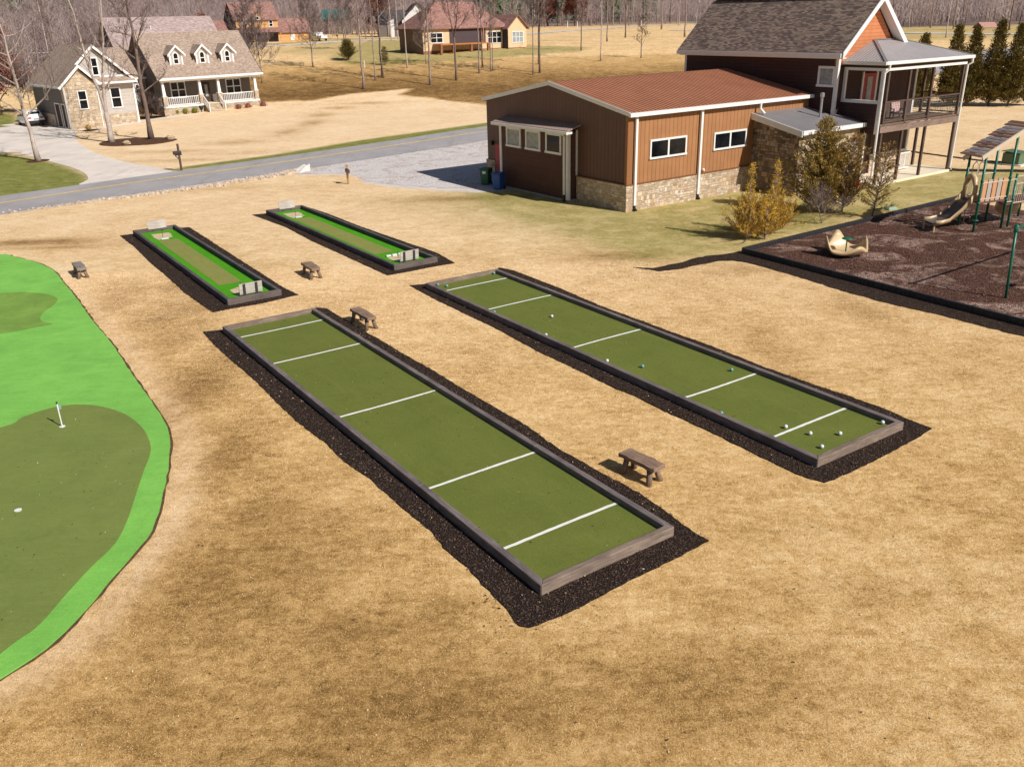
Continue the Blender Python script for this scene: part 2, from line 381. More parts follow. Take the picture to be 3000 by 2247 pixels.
    col = n.mix(gm, col, grn)
    lus = n.ramp(n.math('ADD', n.math('MULTIPLY', med, .6), n.math('MULTIPLY', sml, .4)), [(.3, (.11, .125, .024)), (.5, (.23, .235, .06)), (.72, (.42, .39, .14))])
    col = n.mix(a2[0], col, lus)
    grv = n.ramp(n.math('ADD', n.math('MULTIPLY', fin, .6), n.math('MULTIPLY', med, .4)), [(.3, (.4, .32, .28)), (.5, (.70, .63, .60)), (.75, (.92, .86, .84))])
    gvm = n.ramp(n.math('ADD', a2[1], n.math('MULTIPLY', n.math('SUBTRACT', n.noise(P, 1.3, 5, .7), .5), 1.1)), [(.52, 0.0), (.8, 1.0)])
    gvm = n.math('MULTIPLY', gvm, n.ramp(a2[1], [(.02, 0.0), (.2, 1.0)]))
    col = n.mix(gvm, col, grv)
    wd = n.ramp(n.noise(P, .12, 5, .7), [(.3, (.13, .09, .08)), (.55, (.22, .16, .14)), (.75, (.32, .24, .19))])
    col = n.mix(a2[2], col, wd)
    n.bump(n.math('ADD', n.math('ADD', blade, fin), n.math('MULTIPLY', sml, 1.5)), .5, .04)
    m = n.done(col, .95, 0, .1)
    M['ground_mat'] = m
    me.materials.append(m)
    o = bpy.data.objects.new('ground', me); COL.objects.link(o); tag(o, kind='structure')
make_ground()

def jitter_poly(pts, step=.35, amp=.05, seed=1):
    r = random.Random(seed); out = []
    n = len(pts)
    for i in range(n):
        a = Vector(pts[i]); b = Vector(pts[(i + 1) % n]); k = max(1, int((b - a).length / step))
        for j in range(k):
            p = a.lerp(b, j / k); out.append((p.x + r.uniform(-amp, amp), p.y + r.uniform(-amp, amp)))
    return out
def smooth_poly(pts, k=4, closed=True):
    """Catmull-Rom through the points"""
    n = len(pts); out = []
    rng = range(n) if closed else range(n - 1)
    for i in rng:
        g = (lambda j: Vector(pts[j % n])) if closed else (lambda j: Vector(pts[min(max(j, 0), n - 1)]))
        p0, p1, p2, p3 = g(i - 1), g(i), g(i + 1), g(i + 2)
        for j in range(k):
            t = j / k
            p = .5 * ((2 * p1) + (-p0 + p2) * t + (2 * p0 - 5 * p1 + 4 * p2 - p3) * t * t + (-p0 + 3 * p1 - 3 * p2 + p3) * t ** 3)
            out.append((p.x, p.y))
    if not closed: out.append(tuple(pts[-1]))
    return out
def sheet(name, pts, z, m, parent=None, skirt=0.0, kind=None):
    b = MB(); b.poly([(x, y, z) for x, y in pts])
    if skirt:
        n = len(pts)
        for i in range(n):
            a = pts[i]; c = pts[(i + 1) % n]
            b.quad((a[0], a[1], z), (c[0], c[1], z), (c[0], c[1], z - skirt), (a[0], a[1], z - skirt))
    o = b.build(name, m, parent)
    bm = bmesh.new(); bm.from_mesh(o.data); bmesh.ops.triangulate(bm, faces=[f for f in bm.faces if len(f.verts) > 4]); bm.to_mesh(o.data); bm.free()
    if kind: tag(o, kind=kind)
    return o
def strip(name, pts, wid, off, m, seg=4, kind='structure', side=0.0):
    pts = smooth_poly(pts, seg, closed=False); b = MB(); L = []
    for i, p in enumerate(pts):
        p = Vector(p); d = Vector(pts[min(i + 1, len(pts) - 1)]) - Vector(pts[max(i - 1, 0)]); d.normalize(); nn = Vector((-d.y, d.x))
        ww = wid if not hasattr(wid, '__len__') else wid[0] + (wid[1] - wid[0]) * i / (len(pts) - 1)
        for s in (-.5, -.25, 0, .25, .5):
            q = p + nn * (s * ww + side); L.append((q.x, q.y, hz(q.x, q.y) + off))
    fs = []
    for i in range(len(pts) - 1):
        for k in range(4): a = i * 5 + k; fs.append((a, a + 5, a + 6, a + 1))
    b.add(L, fs); o = b.build(name, m, None, smooth=True)
    return tag(o, kind=kind) if kind else o

# ---- ground cover and paving materials
def m_asphalt(name, c):
    n = NT(name); o = n.tc.outputs['Object']
    a = n.noise(o, .35, 5, .65); f = n.noise(o, 40, 2, .6); s = n.noise(n.map(o, (.25, .25, .25)), 3, 6, .75, 1.2)
    col = n.ramp(n.math('ADD', n.math('MULTIPLY', a, .6), n.math('MULTIPLY', f, .4)), [(.3, sc(c, .8)), (.7, sc(c, 1.22))])
    col = n.mix(n.ramp(s, [(.6, 0.0), (.68, .35)]), col, sc(c, .55))
    cr = n.vor(n.mix(.35, o, n.noise(o, 1.2, 3, .7, out=1), 'ADD'), .28, 'DISTANCE_TO_EDGE'); col = n.mix(n.ramp(cr, [(.004, .16), (.010, 0.0)]), col, sc(c, .45))
    st = n.noise(n.map(o, (.9, .12, 1), (0, 0, .82)), 1.1, 4, .7); col = n.mix(n.ramp(st, [(.52, 0.0), (.66, .28)]), col, sc(c, .6))
    return n.done(col, .9, 0, .2)
def m_mulch(name, dark, chip, amount=.74, scale=26, big=None, bmp=1.0):
    n = NT(name); o = n.tc.outputs['Object']
    st = n.map(o, (1, 1, 1)); cc = n.vor(st, scale, 'F1', 'Color'); r = n.sep(cc)
    col = n.ramp(r[0], [(0, sc(dark, .4)), (.5, dark), (amount, sc(dark, 1.8)), (amount + .02, sc(chip, .55)), (.97, chip)])
    m2 = n.vor(n.map(o, (1, 2.2, 1), (0, 0, .8)), scale * 2, 'F1', 'Color')
    col = n.mix(.4, col, n.ramp(n.sep(m2)[1], [(0, sc(dark, .4)), (.75, sc(dark, 1.5)), (.9, sc(chip, .7))]))
    if big:
        bn = n.noise(n.map(o, (1, 1, 1), (0, 0, .4)), .42, 5, .62, 1.4); col = n.mix(n.ramp(bn, [(.50, 0.0), (.60, .9)]), col, n.ramp(r[1], [(0, sc(big, .35)), (.6, big), (1, sc(big, 1.7))]))
    n.bump(n.math('ADD', n.vor(st, scale, 'F1', 'Distance'), n.noise(o, 5, 4, .7)), bmp, .06)
    return n.done(col, .95, 0, .12)
M['asphalt'] = m_asphalt('asphalt', (.375, .35, .355))
M['far_asphalt'] = m_asphalt('pale_asphalt', (.62, .58, .57))
M['concrete'] = m_asphalt('concrete', (.74, .655, .585))
M['slab'] = m_asphalt('slab_concrete', (.80, .69, .53))
M['yellow'] = m_plain('yellow_road_paint', (.92, .58, .13), .8, .25, 3)
M['mulch'] = m_mulch('dark_mulch', (.034, .022, .019), (.34, .22, .15), .87, 46)
M['play_mulch'] = m_mulch('rubber_mulch', (.105, .047, .033), (.30, .18, .13), .84, 22, big=(.44, .29, .235))
M['bed_mulch'] = m_mulch('brown_mulch', (.115, .055, .032), (.2, .12, .08), .8, 14)
M['gravel'] = m_mulch('pale_gravel', (.70, .63, .615), (.84, .78, .765), .5, 16, big=(.55, .47, .43), bmp=.25)

strip('road', [(-60, 28), (-37.5, 48.2), (-30.2, 55.2), (-23.6, 61.8), (-16.75, 68.5), (-8, 77.6), (-1.85, 84.6), (10, 96.5), (28, 111), (50, 126), (72, 139), (95, 152), (150, 182)], (6.1, 8.5), .03, M['asphalt'], 8)
strip('road_line', [(-60, 28.2), (-37.7, 48.5), (-31.5, 54.66), (-25.6, 61.22), (-17.9, 68.44), (-8.6, 78.3), (-1.88, 85.78), (9.4, 97.2), (27.5, 111.6), (49.5, 126.6), (71.5, 139.6), (95, 152.6), (150, 182.6)], (.2, .28), .038, M['yellow'], 8)
strip('street', [(-110, 182), (-80, 187.5), (-57.4, 188.8), (-48.6, 190.5), (-40.4, 197), (-33.1, 208.4), (-29.8, 207.9), (-22, 206), (-8, 211), (4, 221), (19.6, 242), (35.6, 263), (48.8, 271), (90, 285)], 4.2, .06, M['far_asphalt'], 4)
strip('lane', [(40, 225), (60, 200), (80.9, 181.7), (94.3, 169.7), (125, 145)], 3.2, .06, M['far_asphalt'], 4)
sheet('driveway', smooth_poly([(-24.3, 65.4), (-30.57, 71.47), (-34.56, 76.21), (-38.12, 81.41), (-41.45, 87.2), (-43.39, 91.41), (-44.6, 94.6), (-45.85, 96.0), (-52.7, 103.3), (-54.3, 104.6), (-56.8, 102.2), (-55.4, 99.7), (-70, 92), (-66, 84), (-44.41, 78.95), (-41.77, 77.4), (-38.43, 74.04), (-35.45, 70.96), (-33.15, 68.47), (-31.03, 65.6), (-29.7, 63), (-29.2, 60.7), (-26.5, 63.0)], 3), .02, M['concrete'], kind='structure')
sheet('front_walk', smooth_poly([(-44.27, 93.9), (-41.7, 97.4), (-39.8, 103.6), (-35.8, 108.6), (-33.3, 111.2), (-34.3, 112.1), (-36.9, 109.9), (-40.9, 104.6), (-43.1, 98.2), (-45.3, 95.2)], 3), .016, M['concrete'], kind='structure')
GP = [(-14.9, 66.2), (-15.0, 63.5), (-12.8, 63.1), (-11, 62.8), (-9.8, 60.2), (-8.3, 58.6), (-6.0, 57.3), (-2.6, 56.0), (1.2, 56.5), (0, 60), (10, 69), (15, 77), (15, 96), (-1.7, 79.9)]
sheet('gravel_lot', jitter_poly(smooth_poly(GP, 3), .3, .12, 5), .012, M['gravel'], kind='structure')

strip('gravel_verge', [(-60, 24.6), (-37.0, 45.0), (-27.9, 53.6), (-21.5, 59.3), (-15.4, 65.2)], 1.5, .014, M['gravel'], 8)
# riprap of small pale rocks in the roadside ditch
def rock(b, c, r, rnd):
    ring = []
    for i in range(3):
        n = 6; zz = (-.3, .35, .8)[i]; rr = (1, .95, .45)[i]
        ring.append([(c[0] + r * rr * rnd.uniform(.7, 1.25) * math.cos(k * math.pi / 3 + .3 * i), c[1] + r * rr * rnd.uniform(.7, 1.25) * math.sin(k * math.pi / 3 + .3 * i), c[2] + r * zz * rnd.uniform(.8, 1.1)) for k in range(n)])
    vs = sum(ring, []); fs = []
    for i in range(2):
        for k in range(6): fs.append((i * 6 + k, i * 6 + (k + 1) % 6, (i + 1) * 6 + (k + 1) % 6, (i + 1) * 6 + k))
    fs.append(tuple(range(12, 18))); b.add(vs, fs)
rnd = random.Random(8); b = MB()
line = smooth_poly([(-36, 46.6), (-26.6, 53.95), (-22.95, 56.6), (-19.7, 59.4), (-16.6, 62.6), (-15.3, 64.6)], 8, False)
for i in range(760):
    t = rnd.random() ** .75 * (len(line) - 1.01); k = int(t); p = Vector(line[k]).lerp(Vector(line[k + 1]), t - k)
    s = .45 + .55 * t / len(line)
    rock(b, (p.x + rnd.gauss(0, .36) * s, p.y + rnd.gauss(0, .36) * s, .03), rnd.uniform(.04, .15) * (s + .15), rnd)
M['riprap'] = m_plain('pale_rock', (.52, .42, .33), .9, .4, 3, bump=.5)
tag(b.build('riprap', M['riprap'], normals=False), kind='stuff')

# ------------------------------------------------------------------ courts
def m_turf(name, c, speck=.0, sheen=.0, big=.16):
    n = NT(name); o = n.tc.outputs['Object']
    f = n.noise(o, 55, 3, .75); a = n.noise(o, .7, 4, .6, .4); d = n.noise(n.map(o, (1, 3, 1)), 9, 4, .7)
    v = n.math('ADD', n.math('MULTIPLY', f, .5), n.math('ADD', n.math('MULTIPLY', a, big * 2), n.math('MULTIPLY', d, .22)))
    v = n.math('SUBTRACT', v, big + .11 - .25)
    col = n.ramp(v, [(.28, sc(c, .62)), (.5, c), (.72, (min(1, c[0] * 1.5), min(1, c[1] * 1.35), c[2] * 1.5))])
    if speck:
        s = n.vor(o, 5.5, 'F1', 'Distance'); cc = n.sep(n.vor(o, 5.5, 'F1', 'Color'))
        k = n.math('MULTIPLY', n.math('LESS_THAN', s, .09), n.math('GREATER_THAN', cc[0], .80))
        col = n.mix(k, col, n.ramp(cc[1], [(0, (.02, .018, .01)), (.75, (.05, .04, .015)), (.8, (.5, .48, .3))], 'CONSTANT'))
    sf = n.noise(n.map(o, (.22, 1.6, 1)), 3.2, 5, .72, .5); col = n.mix(n.ramp(sf, [(.5, 0.0), (.7, .38)]), col, (min(1, c[0] * 1.35), min(1, c[1] * 1.2), c[2] * 1.5))
    wn = n.noise(o, 1.6, 5, .75, .8); col = n.mix(n.ramp(wn, [(.54, 0.0), (.72, .35)]), col, sc(c, .66))
    n.bump(f, .5, .02)
    n.p.inputs['Sheen Weight'].default_value = sheen
    return n.done(col, .9, 0, .15)
M['turf'] = m_turf('court_turf', (.142, .168, .034), 1, .0, .10)
M['bright_turf'] = m_turf('bright_turf', (.075, .31, .010), 0, .0)
M['fringe'] = m_turf('fringe_turf', (.20, .50, .082), 0, .03, .2)
M['green'] = m_turf('putting_turf', (.186, .235, .058), .3, .0, .12)
M['strip_turf'] = m_turf('strip_turf', (.24, .255, .068), 0, .0, .06)
M['sand'] = m_plain('pit_sand', (.60, .47, .30), .95, .25, 14, bump=.5)
def m_line():
    n = NT('white_line_paint'); o = n.tc.outputs['Object']; f = n.noise(o, 24, 4, .8); g_ = n.noise(o, 2.2, 3, .7)
    col = n.ramp(n.math('ADD', n.math('MULTIPLY', f, .6), n.math('MULTIPLY', g_, .4)), [(.3, (.50, .50, .40)), (.45, (.80, .79, .74)), (.7, (.88, .87, .83))]); return n.done(col, .9, 0, .1)
M['line'] = m_line()
M['timber_x'] = m_wood('weathered_timber_x', (.20, .165, .16), (.085, .068, .07), 0)
M['timber_y'] = m_wood('weathered_timber_y', (.25, .19, .15), (.12, .085, .068), 1)
M['timber_dark_x'] = m_wood('stained_timber_x', (.115, .10, .105), (.05, .044, .05), 0)
M['timber_dark_y'] = m_wood('stained_timber_y', (.15, .12, .105), (.075, .06, .055), 1)
M['board'] = m_wood('grey_board', (.52, .455, .41), (.33, .27, .24), 1, scale=.6)
M['brace'] = m_plain('dark_brace', (.045, .038, .04), .7)
M['rust'] = m_plain('rusty_steel', (.10, .055, .035), .7, .3, 20)
M['white_plastic'] = m_plain('white_plastic', (.80, .80, .78), .5, .05)

def timbers(root, L, W, mx, my, hgt, wid, nseg):
    zb = -.05
    def piece(name, pts, m):
        b = MB(); b.prism([(x, y, zb) for x, y in pts], (0, 0, hgt - zb)); return b.build(name, m, root, bevel=.012)
    for side in (0, 1):
        for i in range(nseg):
            x0 = L * i / nseg + (0 if i == 0 else .004); x1 = L * (i + 1) / nseg - (0 if i == nseg - 1 else .004)
            yo, yi = (0, wid) if side == 0 else (W, W - wid)
            piece('timber', [(x0, yo), (x1, yo), (x1 - (wid if i == nseg - 1 else 0), yi), (x0 + (wid if i == 0 else 0), yi)], mx)
    g = .004
    piece('timber', [(0, g), (0, W - g), (wid, W - wid - g), (wid, wid + g)], my)
    piece('timber', [(L, g), (L, W - g), (L - wid, W - wid - g), (L - wid, wid + g)], my)

def bocce(o, th, L, W, fr, label):
    root = empty('bocce_court', (*o, 0), th, label, 'bocce court', 'long turf courts with white lines')
    wid = .155; timbers(root, L, W, M['timber_x'], M['timber_y'], .245, wid, 4)
    t = MB(); t.box(wid - .02, L - wid + .02, wid - .02, W - wid + .02, 0, .10); tf = t.build('turf', M['turf'], root)
    for f in fr:
        x = f * L; b = MB(); rj = random.Random(int(f * 1000) + int(L * 10)); kk = 24; ys = [wid + .004 + (W - 2 * wid - .008) * i / kk for i in range(kk + 1)]; bow = rj.uniform(-.03, .03)
        e0 = [(x + bow * math.sin(math.pi * i / kk) - .042 + rj.uniform(-.006, .006), y, .1035) for i, y in enumerate(ys)]; e1_ = [(x + bow * math.sin(math.pi * i / kk) + .042 + rj.uniform(-.006, .006), y, .1035) for i, y in enumerate(ys)]
        b.add(e0 + e1_, [(i, i + 1, kk + 2 + i, kk + 1 + i) for i in range(kk)]); b.build('white_line', M['line'], tf)
    return root
AO, BO = (-10.08, 29.046), (-3.368, 33.865); ATH, BTH = -.97473, -.97906
bocce(AO, ATH, 18.755, 3.419, [.0598, .226, .492, .7517, .9144], 'empty green bocce court with five white lines, nearest the camera, without any balls')
bocce(BO, BTH, 18.864, 3.414, [.0542, .2155, .4843, .751, .9157], 'green bocce court with pale balls lying on its turf, beside the playground side')
def washer(o, th, L, W, label, dark_curb, blocks):
    root = empty('pitching_court', (*o, 0), th, label, 'pitching court', 'short bright green courts with backboards')
    wid = .15; timbers(root, L, W, M['timber_dark_x'], M['timber_dark_y'], .26, wid, 3)
    t = MB(); t.box(wid - .02, L - wid + .02, wid - .02, W - wid + .02, 0, .06); tf = t.build('turf', M['bright_turf'], root)
    b = MB(); b.poly([(2.5, .62, .066), (12.42, .58, .066), (12.45, 1.52, .066), (2.55, 1.55, .066)]); b.build('turf_strip', M['strip_turf'], tf)
    rr = random.Random(int(L * 100))
    for pts, sx in (([(.75, .72), (.85, 1.55), (1.35, 1.58), (1.75, 1.45), (2.0, 1.52), (2.1, 1.1), (2.3, .72), (1.7, .66)], 1.75), ([(13.15, 1.25), (13.35, .72), (13.9, .66), (14.35, .7), (14.45, 1.2), (14.3, 1.5), (13.6, 1.48)], 13.75)):
        b = MB(); b.poly([(x, y, .068) for x, y in jitter_poly(pts, .12, .02, 4)]); pit = b.build('sand_pit', M['sand'], root)
        b = MB(); b.tube([(sx, 1.05, .06), (sx, 1.05, .46)], .012, 6); b.build('stake', M['rust'], root)
        if sx < 5:
            b = MB(); b.box(2.12, 2.32, .85, 1.2, .07, .10); b.build('block', M['white_plastic'], pit)
        elif blocks:
            for y in (.75, 1.05, 1.35):
                b = MB(); b.box(13.1, 13.22, y, y + .22, .07, .13); b.build('block', M['white_plastic'], pit)
    for x, z0, h, lean, s in ((.17, .22, .42, -.12, -1), (14.5, .12, .44, .04, 1)):
        b = MB(); b.prism([(x, .74, z0), (x, 1.66, z0), (x + lean, 1.66, z0 + h), (x + lean, .74, z0 + h)], (.035, 0, 0)); bd = b.build('backboard', M['board'], root)
        for y in (.93, 1.42):
            b = MB(); off = .05 if s > 0 else -.03
            b.bar((x + off, y, .06), (x + off + lean, y, z0 + h * .96), .09, .05); b.build('brace', M['brace'], bd)
    return root
washer((-19.39, 44.837), -.97564, 15.3, 2.157, 'short bright green pitching court, the left one nearer the putting green', 0, False)
washer((-13.638, 49.313), -.9688, 15.336, 2.1746, 'short bright green pitching court, the right one with white blocks in its near pit', 0, True)

# mulch around the four courts
MA = [(-10.83, 29.17), (-10.07, 27.88), (-8.97, 26.25), (-8.01, 24.88), (-7.02, 23.31), (-5.88, 21.56), (-4.82, 20.16), (-4.16, 19.11), (-3.4, 18.2), (-2.9, 17.44), (-2.31, 16.57), (-1.73, 15.77), (-1.4, 15.08), (-1.01, 14.58), (-.72, 14.06), (-.45, 13.56), (-.14, 13.05), (.03, 12.66), (.18, 12.63), (.55, 12.79), (1.08, 13.13), (1.63, 13.55), (2.51, 14.2), (3.29, 14.73), (3.95, 15.23), (3.62, 15.75), (3.29, 16.38), (2.81, 17.24), (2.41, 17.78), (1.83, 18.55), (1.15, 19.46), (.39, 20.87), (-1.4, 23.42), (-2.45, 25.04), (-3.57, 26.62), (-4.58, 28.11), (-6.02, 30.19), (-6.89, 31.5), (-7.3, 31.68), (-7.6, 31.1), (-10.3, 29.3)]
MBd = [(-4.04, 34.35), (-3.63, 33.62), (-2.68, 32.07), (-1.68, 30.56), (-.57, 28.89), (.1, 27.76), (.89, 26.41), (1.76, 25.16), (2.3, 24.32), (2.93, 23.33), (3.54, 22.58), (4.2, 21.5), (4.81, 20.67), (5.41, 19.77), (5.85, 19.07), (6.27, 18.41), (6.68, 17.84), (7.11, 17.5), (7.5, 17.74), (8.67, 18.54), (9.99, 19.53), (10.77, 20.16), (10.45, 20.59), (10.1, 21.31), (9.45, 22.26), (8.72, 23.19), (7.68, 24.61), (6.58, 26.4), (5.56, 27.84), (4.5, 29.39), (3.36, 31.05), (1.9, 33.59), (.2, 36.22), (-.43, 36.77), (-.7, 36.2), (-3.3, 34.55)]
MC = [(-20.06, 44.78), (-18.32, 42.22), (-16.52, 39.32), (-14.47, 36.22), (-13.05, 33.99), (-11.9, 32.41), (-11.16, 31.42), (-10.61, 31.81), (-9.55, 32.43), (-8.4, 33.44), (-9.3, 34.58), (-11.17, 37.46), (-14.47, 42.5), (-17.0, 46.4), (-17.5, 46.3), (-19.5, 45.1)]
MD = [(-14.41, 49.29), (-11.65, 45.74), (-9.77, 42.69), (-7.67, 39.65), (-6.25, 37.55), (-5.17, 35.98), (-4.37, 36.46), (-3.39, 37.16), (-2.41, 37.74), (-3.36, 39.68), (-4.9, 41.7), (-7.84, 45.71), (-10.19, 49.2), (-11.6, 51.0), (-12.1, 50.6), (-13.8, 49.5)]
for i, p in enumerate((MA, MBd, MC, MD)):
    sheet('mulch_bed', jitter_poly(p, .14, .02, i), .025, M['mulch'], skirt=.05, kind='stuff')
# loose chips thrown over the mulch: tilted slivers that catch the sun
def chips(poly, n, seed, zone, s0=.02, s1=.06, mat=None, z=.03, name='mulch_chips'):
    rr = np.random.RandomState(seed); P = np.array(poly); lo = P.min(0); hi = P.max(0)
    X = rr.uniform(lo[0], hi[0], n); Y = rr.uniform(lo[1], hi[1], n); ok = sd_poly(X, Y, poly) < zone
    X = X[ok]; Y = Y[ok]; b = MB()
    for x, y in zip(X, Y):
        l = rr.uniform(s0, s1); wv = l * rr.uniform(.2, .5); a = rr.uniform(0, 6.28); t = rr.uniform(-.5, .5)
        c, s = math.cos(a), math.sin(a); zz = z + rr.uniform(0, .015)
        b.quad((x - c * l + s * wv, y - s * l - c * wv, zz), (x + c * l + s * wv, y + s * l - c * wv, zz + t * l), (x + c * l - s * wv, y + s * l + c * wv, zz + t * l + .012), (x - c * l - s * wv, y - s * l + c * wv, zz + .012))
    return tag(b.build(name, mat, normals=False), kind='stuff')
M['chips'] = m_plain('mulch_chip', (.085, .055, .045), .9, .8, 14)
M['pale_chips'] = m_plain('pale_chip', (.36, .23, .15), .9, .6, 14)
for P_, n_, s_ in ((MA, 30000, 1), (MBd, 24000, 2), (MC, 9000, 3), (MD, 9000, 4)):
    chips(P_, n_, s_, .03, .008, .024, mat=M['chips']); chips(P_, n_ // 10, s_ + 20, .0, .008, .024, mat=M['pale_chips'], z=.04)
def quadrect(o, th, L, W, m=.2):
    c, s = math.cos(th), math.sin(th); return [(o[0] + c * x - s * y, o[1] + s * x + c * y) for x, y in ((m, m), (L - m, m), (L - m, W - m), (m, W - m))]
M['leaf_dark'] = m_plain('dry_leaf_scrap', (.05, .032, .018), .9, .6, 20); M['leaf_pale'] = m_plain('pale_scrap', (.62, .55, .38), .9, .3, 20)
for k_, (o_, t_, L_0, W_0) in enumerate(((AO, ATH, 18.75, 3.42), (BO, BTH, 18.86, 3.41))):
    qr = quadrect(o_, t_, L_0, W_0); chips(qr, 420, 40 + k_, 0, .006, .02, M['leaf_dark'], .106, 'leaf_scraps'); chips(qr, 90, 50 + k_, 0, .005, .014, M['leaf_pale'], .106, 'leaf_scraps')
chips([(-14, 12), (-9.2, 12.6), (-8.6, 16), (-9.6, 20.5), (-12, 22.5), (-15, 20)], 160, 60, 0, .006, .018, M['leaf_dark'], .058, 'leaf_scraps'); chips([(-14, 12), (-9.2, 12.6), (-8.6, 16), (-9.6, 20.5), (-12, 22.5), (-15, 20)], 120, 61, 0, .005, .014, M['leaf_pale'], .058, 'leaf_scraps')
qr = [(-9, 9.5), (9, 9.5), (16, 25), (8, 37), (-16, 36), (-12, 27), (-7.5, 17), (-7.5, 12)]
chips(qr, 900, 70, 0, .008, .022, M['leaf_dark'], .012, 'leaf_scraps'); chips(qr, 500, 71, 0, .008, .02, M['leaf_pale'], .014, 'leaf_scraps')
# a few stray chips on the grass at the near corner
chips([(-1.1, 13.2), (-.5, 12.6), (.2, 12.45), (1.6, 13.2), (1.6, 13.5), (.1, 12.6), (-.6, 13.7)], 130, 5, .0, .01, .024, M['mulch'], .012)

# bocce balls: (x, y) in the court's own frame, colour, label
M['ball_white'] = m_plain('pale_ball', (.66, .70, .72), .35, .06, 30)
M['ball_teal'] = m_plain('teal_ball', (.16, .36, .36), .35, .1, 30)
BALLS = [(.24, .42, 't', 'teal ball in the far left corner of the court, against the end timber'), (.62, .62, 't', 'teal ball near the far left corner, just before the first white line'), (.25, 3.12, 't', 'teal ball in the far right corner of the court'),
    (4.59, .28, 't', 'teal ball half hidden by the left timber just past the second white line'), (6.27, 1.62, 'w', 'white ball alone in mid court between second and third white lines'), (7.73, .28, 'w', 'white ball half hidden by the left timber before the middle line'),
    (10.79, .36, 'w', 'white ball beside the left timber just past the middle line'), (11.79, .91, 't', 'teal ball standing out from the left timber past the middle line'), (13.61, 2.81, 't', 'teal ball near the right timber just before the fourth white line'),
    (15.57, .28, 't', 'teal ball half hidden by the left timber between the last two lines'), (17.13, .97, 'w', 'white ball touching the far side of the last white line'), (17.75, 1.15, 'w', 'white ball just past the last white line, left of its neighbour'),
    (18.20, 1.73, 'w', 'white ball midway along the near end of the court'), (18.39, .77, 'w', 'white ball nearest the near corner, closest to the camera'), (18.45, 3.13, 'w', 'white ball in the near right corner of the court')]
b = MB(); b.ball((0, 0, 0), .0535, 16, 10); B0 = {}
for k, mm in (('w', 'ball_white'), ('t', 'ball_teal')):
    pass
ca, sa = math.cos(BTH), math.sin(BTH)
for x, y, c, lab in BALLS:
    px, py = BO[0] + ca * x - sa * y, BO[1] + sa * x + ca * y
    if c not in B0:
        o = b.build('bocce_ball', M['ball_white' if c == 'w' else 'ball_teal'], smooth=True); B0[c] = o
    else:
        o = B0[c].copy(); COL.objects.link(o)
    o.location = (px, py, .105 + .0535); tag(o, lab, 'ball', 'bocce balls on the court')

# ------------------------------------------------------------------ rough timber benches
M['bench'] = m_wood('bench_plank', (.30, .20, .14), (.11, .07, .055), 0, scale=1.3)
M['bench_grey'] = m_wood('grey_bench_plank', (.30, .25, .22), (.13, .105, .10), 0, scale=1.3)
M['bench_leg'] = m_wood('bench_leg', (.25, .18, .13), (.12, .085, .065), 2)
def bench(x, y, a, L, W, seed, m, label, taper=0.0):
    r = random.Random(seed); root = empty('rustic_bench', (x, y, 0), R(a), label, 'bench', 'rough plank benches between the courts')
    top = []
    for i in range(11):
        t = -L / 2 + L * i / 10; top.append((t, -W / 2 * (1 - taper * i / 10) + r.uniform(-.018, .018)))
    bot = [(t, W / 2 * (1 - taper * (i / 10)) + r.uniform(-.018, .018)) for i, (t, _) in enumerate(top)]
    pts = top + bot[::-1]
    b = MB(); b.prism([(px, py, .385) for px, py in pts], (0, 0, .105)); b.build('seat', m, root, bevel=.008)
    for sx in (-1, 1):
        for sy in (-1, 1):
            b = MB(); x0 = sx * (L / 2 - .2); b.tube([(x0 + sx * .06, sy * (W / 2 + .0), -.03), (x0 + sx * .03, sy * (W / 2 - .06), .2), (x0, sy * .11, .42)], [.075, .068, .075], 9); b.build('leg', M['bench_leg'], root, True)
    return root
bench(2.97, 18.02, -51, 1.1, .40, 1, M['bench'], 'grey plank bench on tan grass between the two bocce courts, nearest the camera')
bench(-5.2, 29.5, -56, 1.42, .40, 2, M['bench'], 'brown slab bench by the far right corner of the empty bocce court', .1)
bench(-8.4, 36.17, -60, 1.28, .46, 3, M['bench'], 'dark mottled slab bench on the grass between the two short pitching courts', .12)
bench(-18.66, 37.14, -57, 1.36, .38, 4, M['bench_grey'], 'small grey bench beside the putting green edge')

# ------------------------------------------------------------------ putting green
g = empty('putting_green', (-12, 20, 0), 0, 'artificial putting green of bright fringe turf with darker olive putting surface', 'putting green')
def rel(p): return [(x + 12, y - 20) for x, y in p]
M['soil'] = m_plain('soil_edge', (.11, .06, .03), .95, .5, 9, bump=.5)
_c = Vector((-22, 24)); SO = []
_sp = smooth_poly(FR, 3)
for _i, _p in enumerate(_sp):
    _d = Vector(_sp[(_i + 1) % len(_sp)]) - Vector(_sp[_i - 1]); _d.normalize(); _n = Vector((-_d.y, _d.x)); _p = Vector(_p)
    if (_p + _n * .1 - _c).length < (_p - _c).length: _n = -_n
    SO.append(tuple(_p + _n * .055))
sheet('soil_edge', jitter_poly(rel(SO), .22, .03, 8), .022, M['soil'], g)
sheet('fringe', jitter_poly(rel(smooth_poly(FR, 3)), .25, .015, 2), .045, M['fringe'], g, skirt=.06)
IN = [(-16.5, 20.2), (-13.9, 21.5), (-13.62, 22.14), (-13.13, 22.73), (-12.44, 22.95), (-11.61, 22.73), (-10.74, 22.16), (-9.95, 21.28), (-9.41, 20.37), (-9.16, 19.73), (-8.98, 18.85), (-8.74, 17.76), (-8.47, 16.54), (-8.36, 15.59), (-8.49, 14.8), (-8.58, 13.95), (-8.65, 13.01), (-8.83, 12.56), (-9.3, 11.7), (-11, 10.9), (-15, 11.5), (-18, 15)]
sheet('putting_surface', rel(smooth_poly(IN, 4)), .052, M['green'], g)
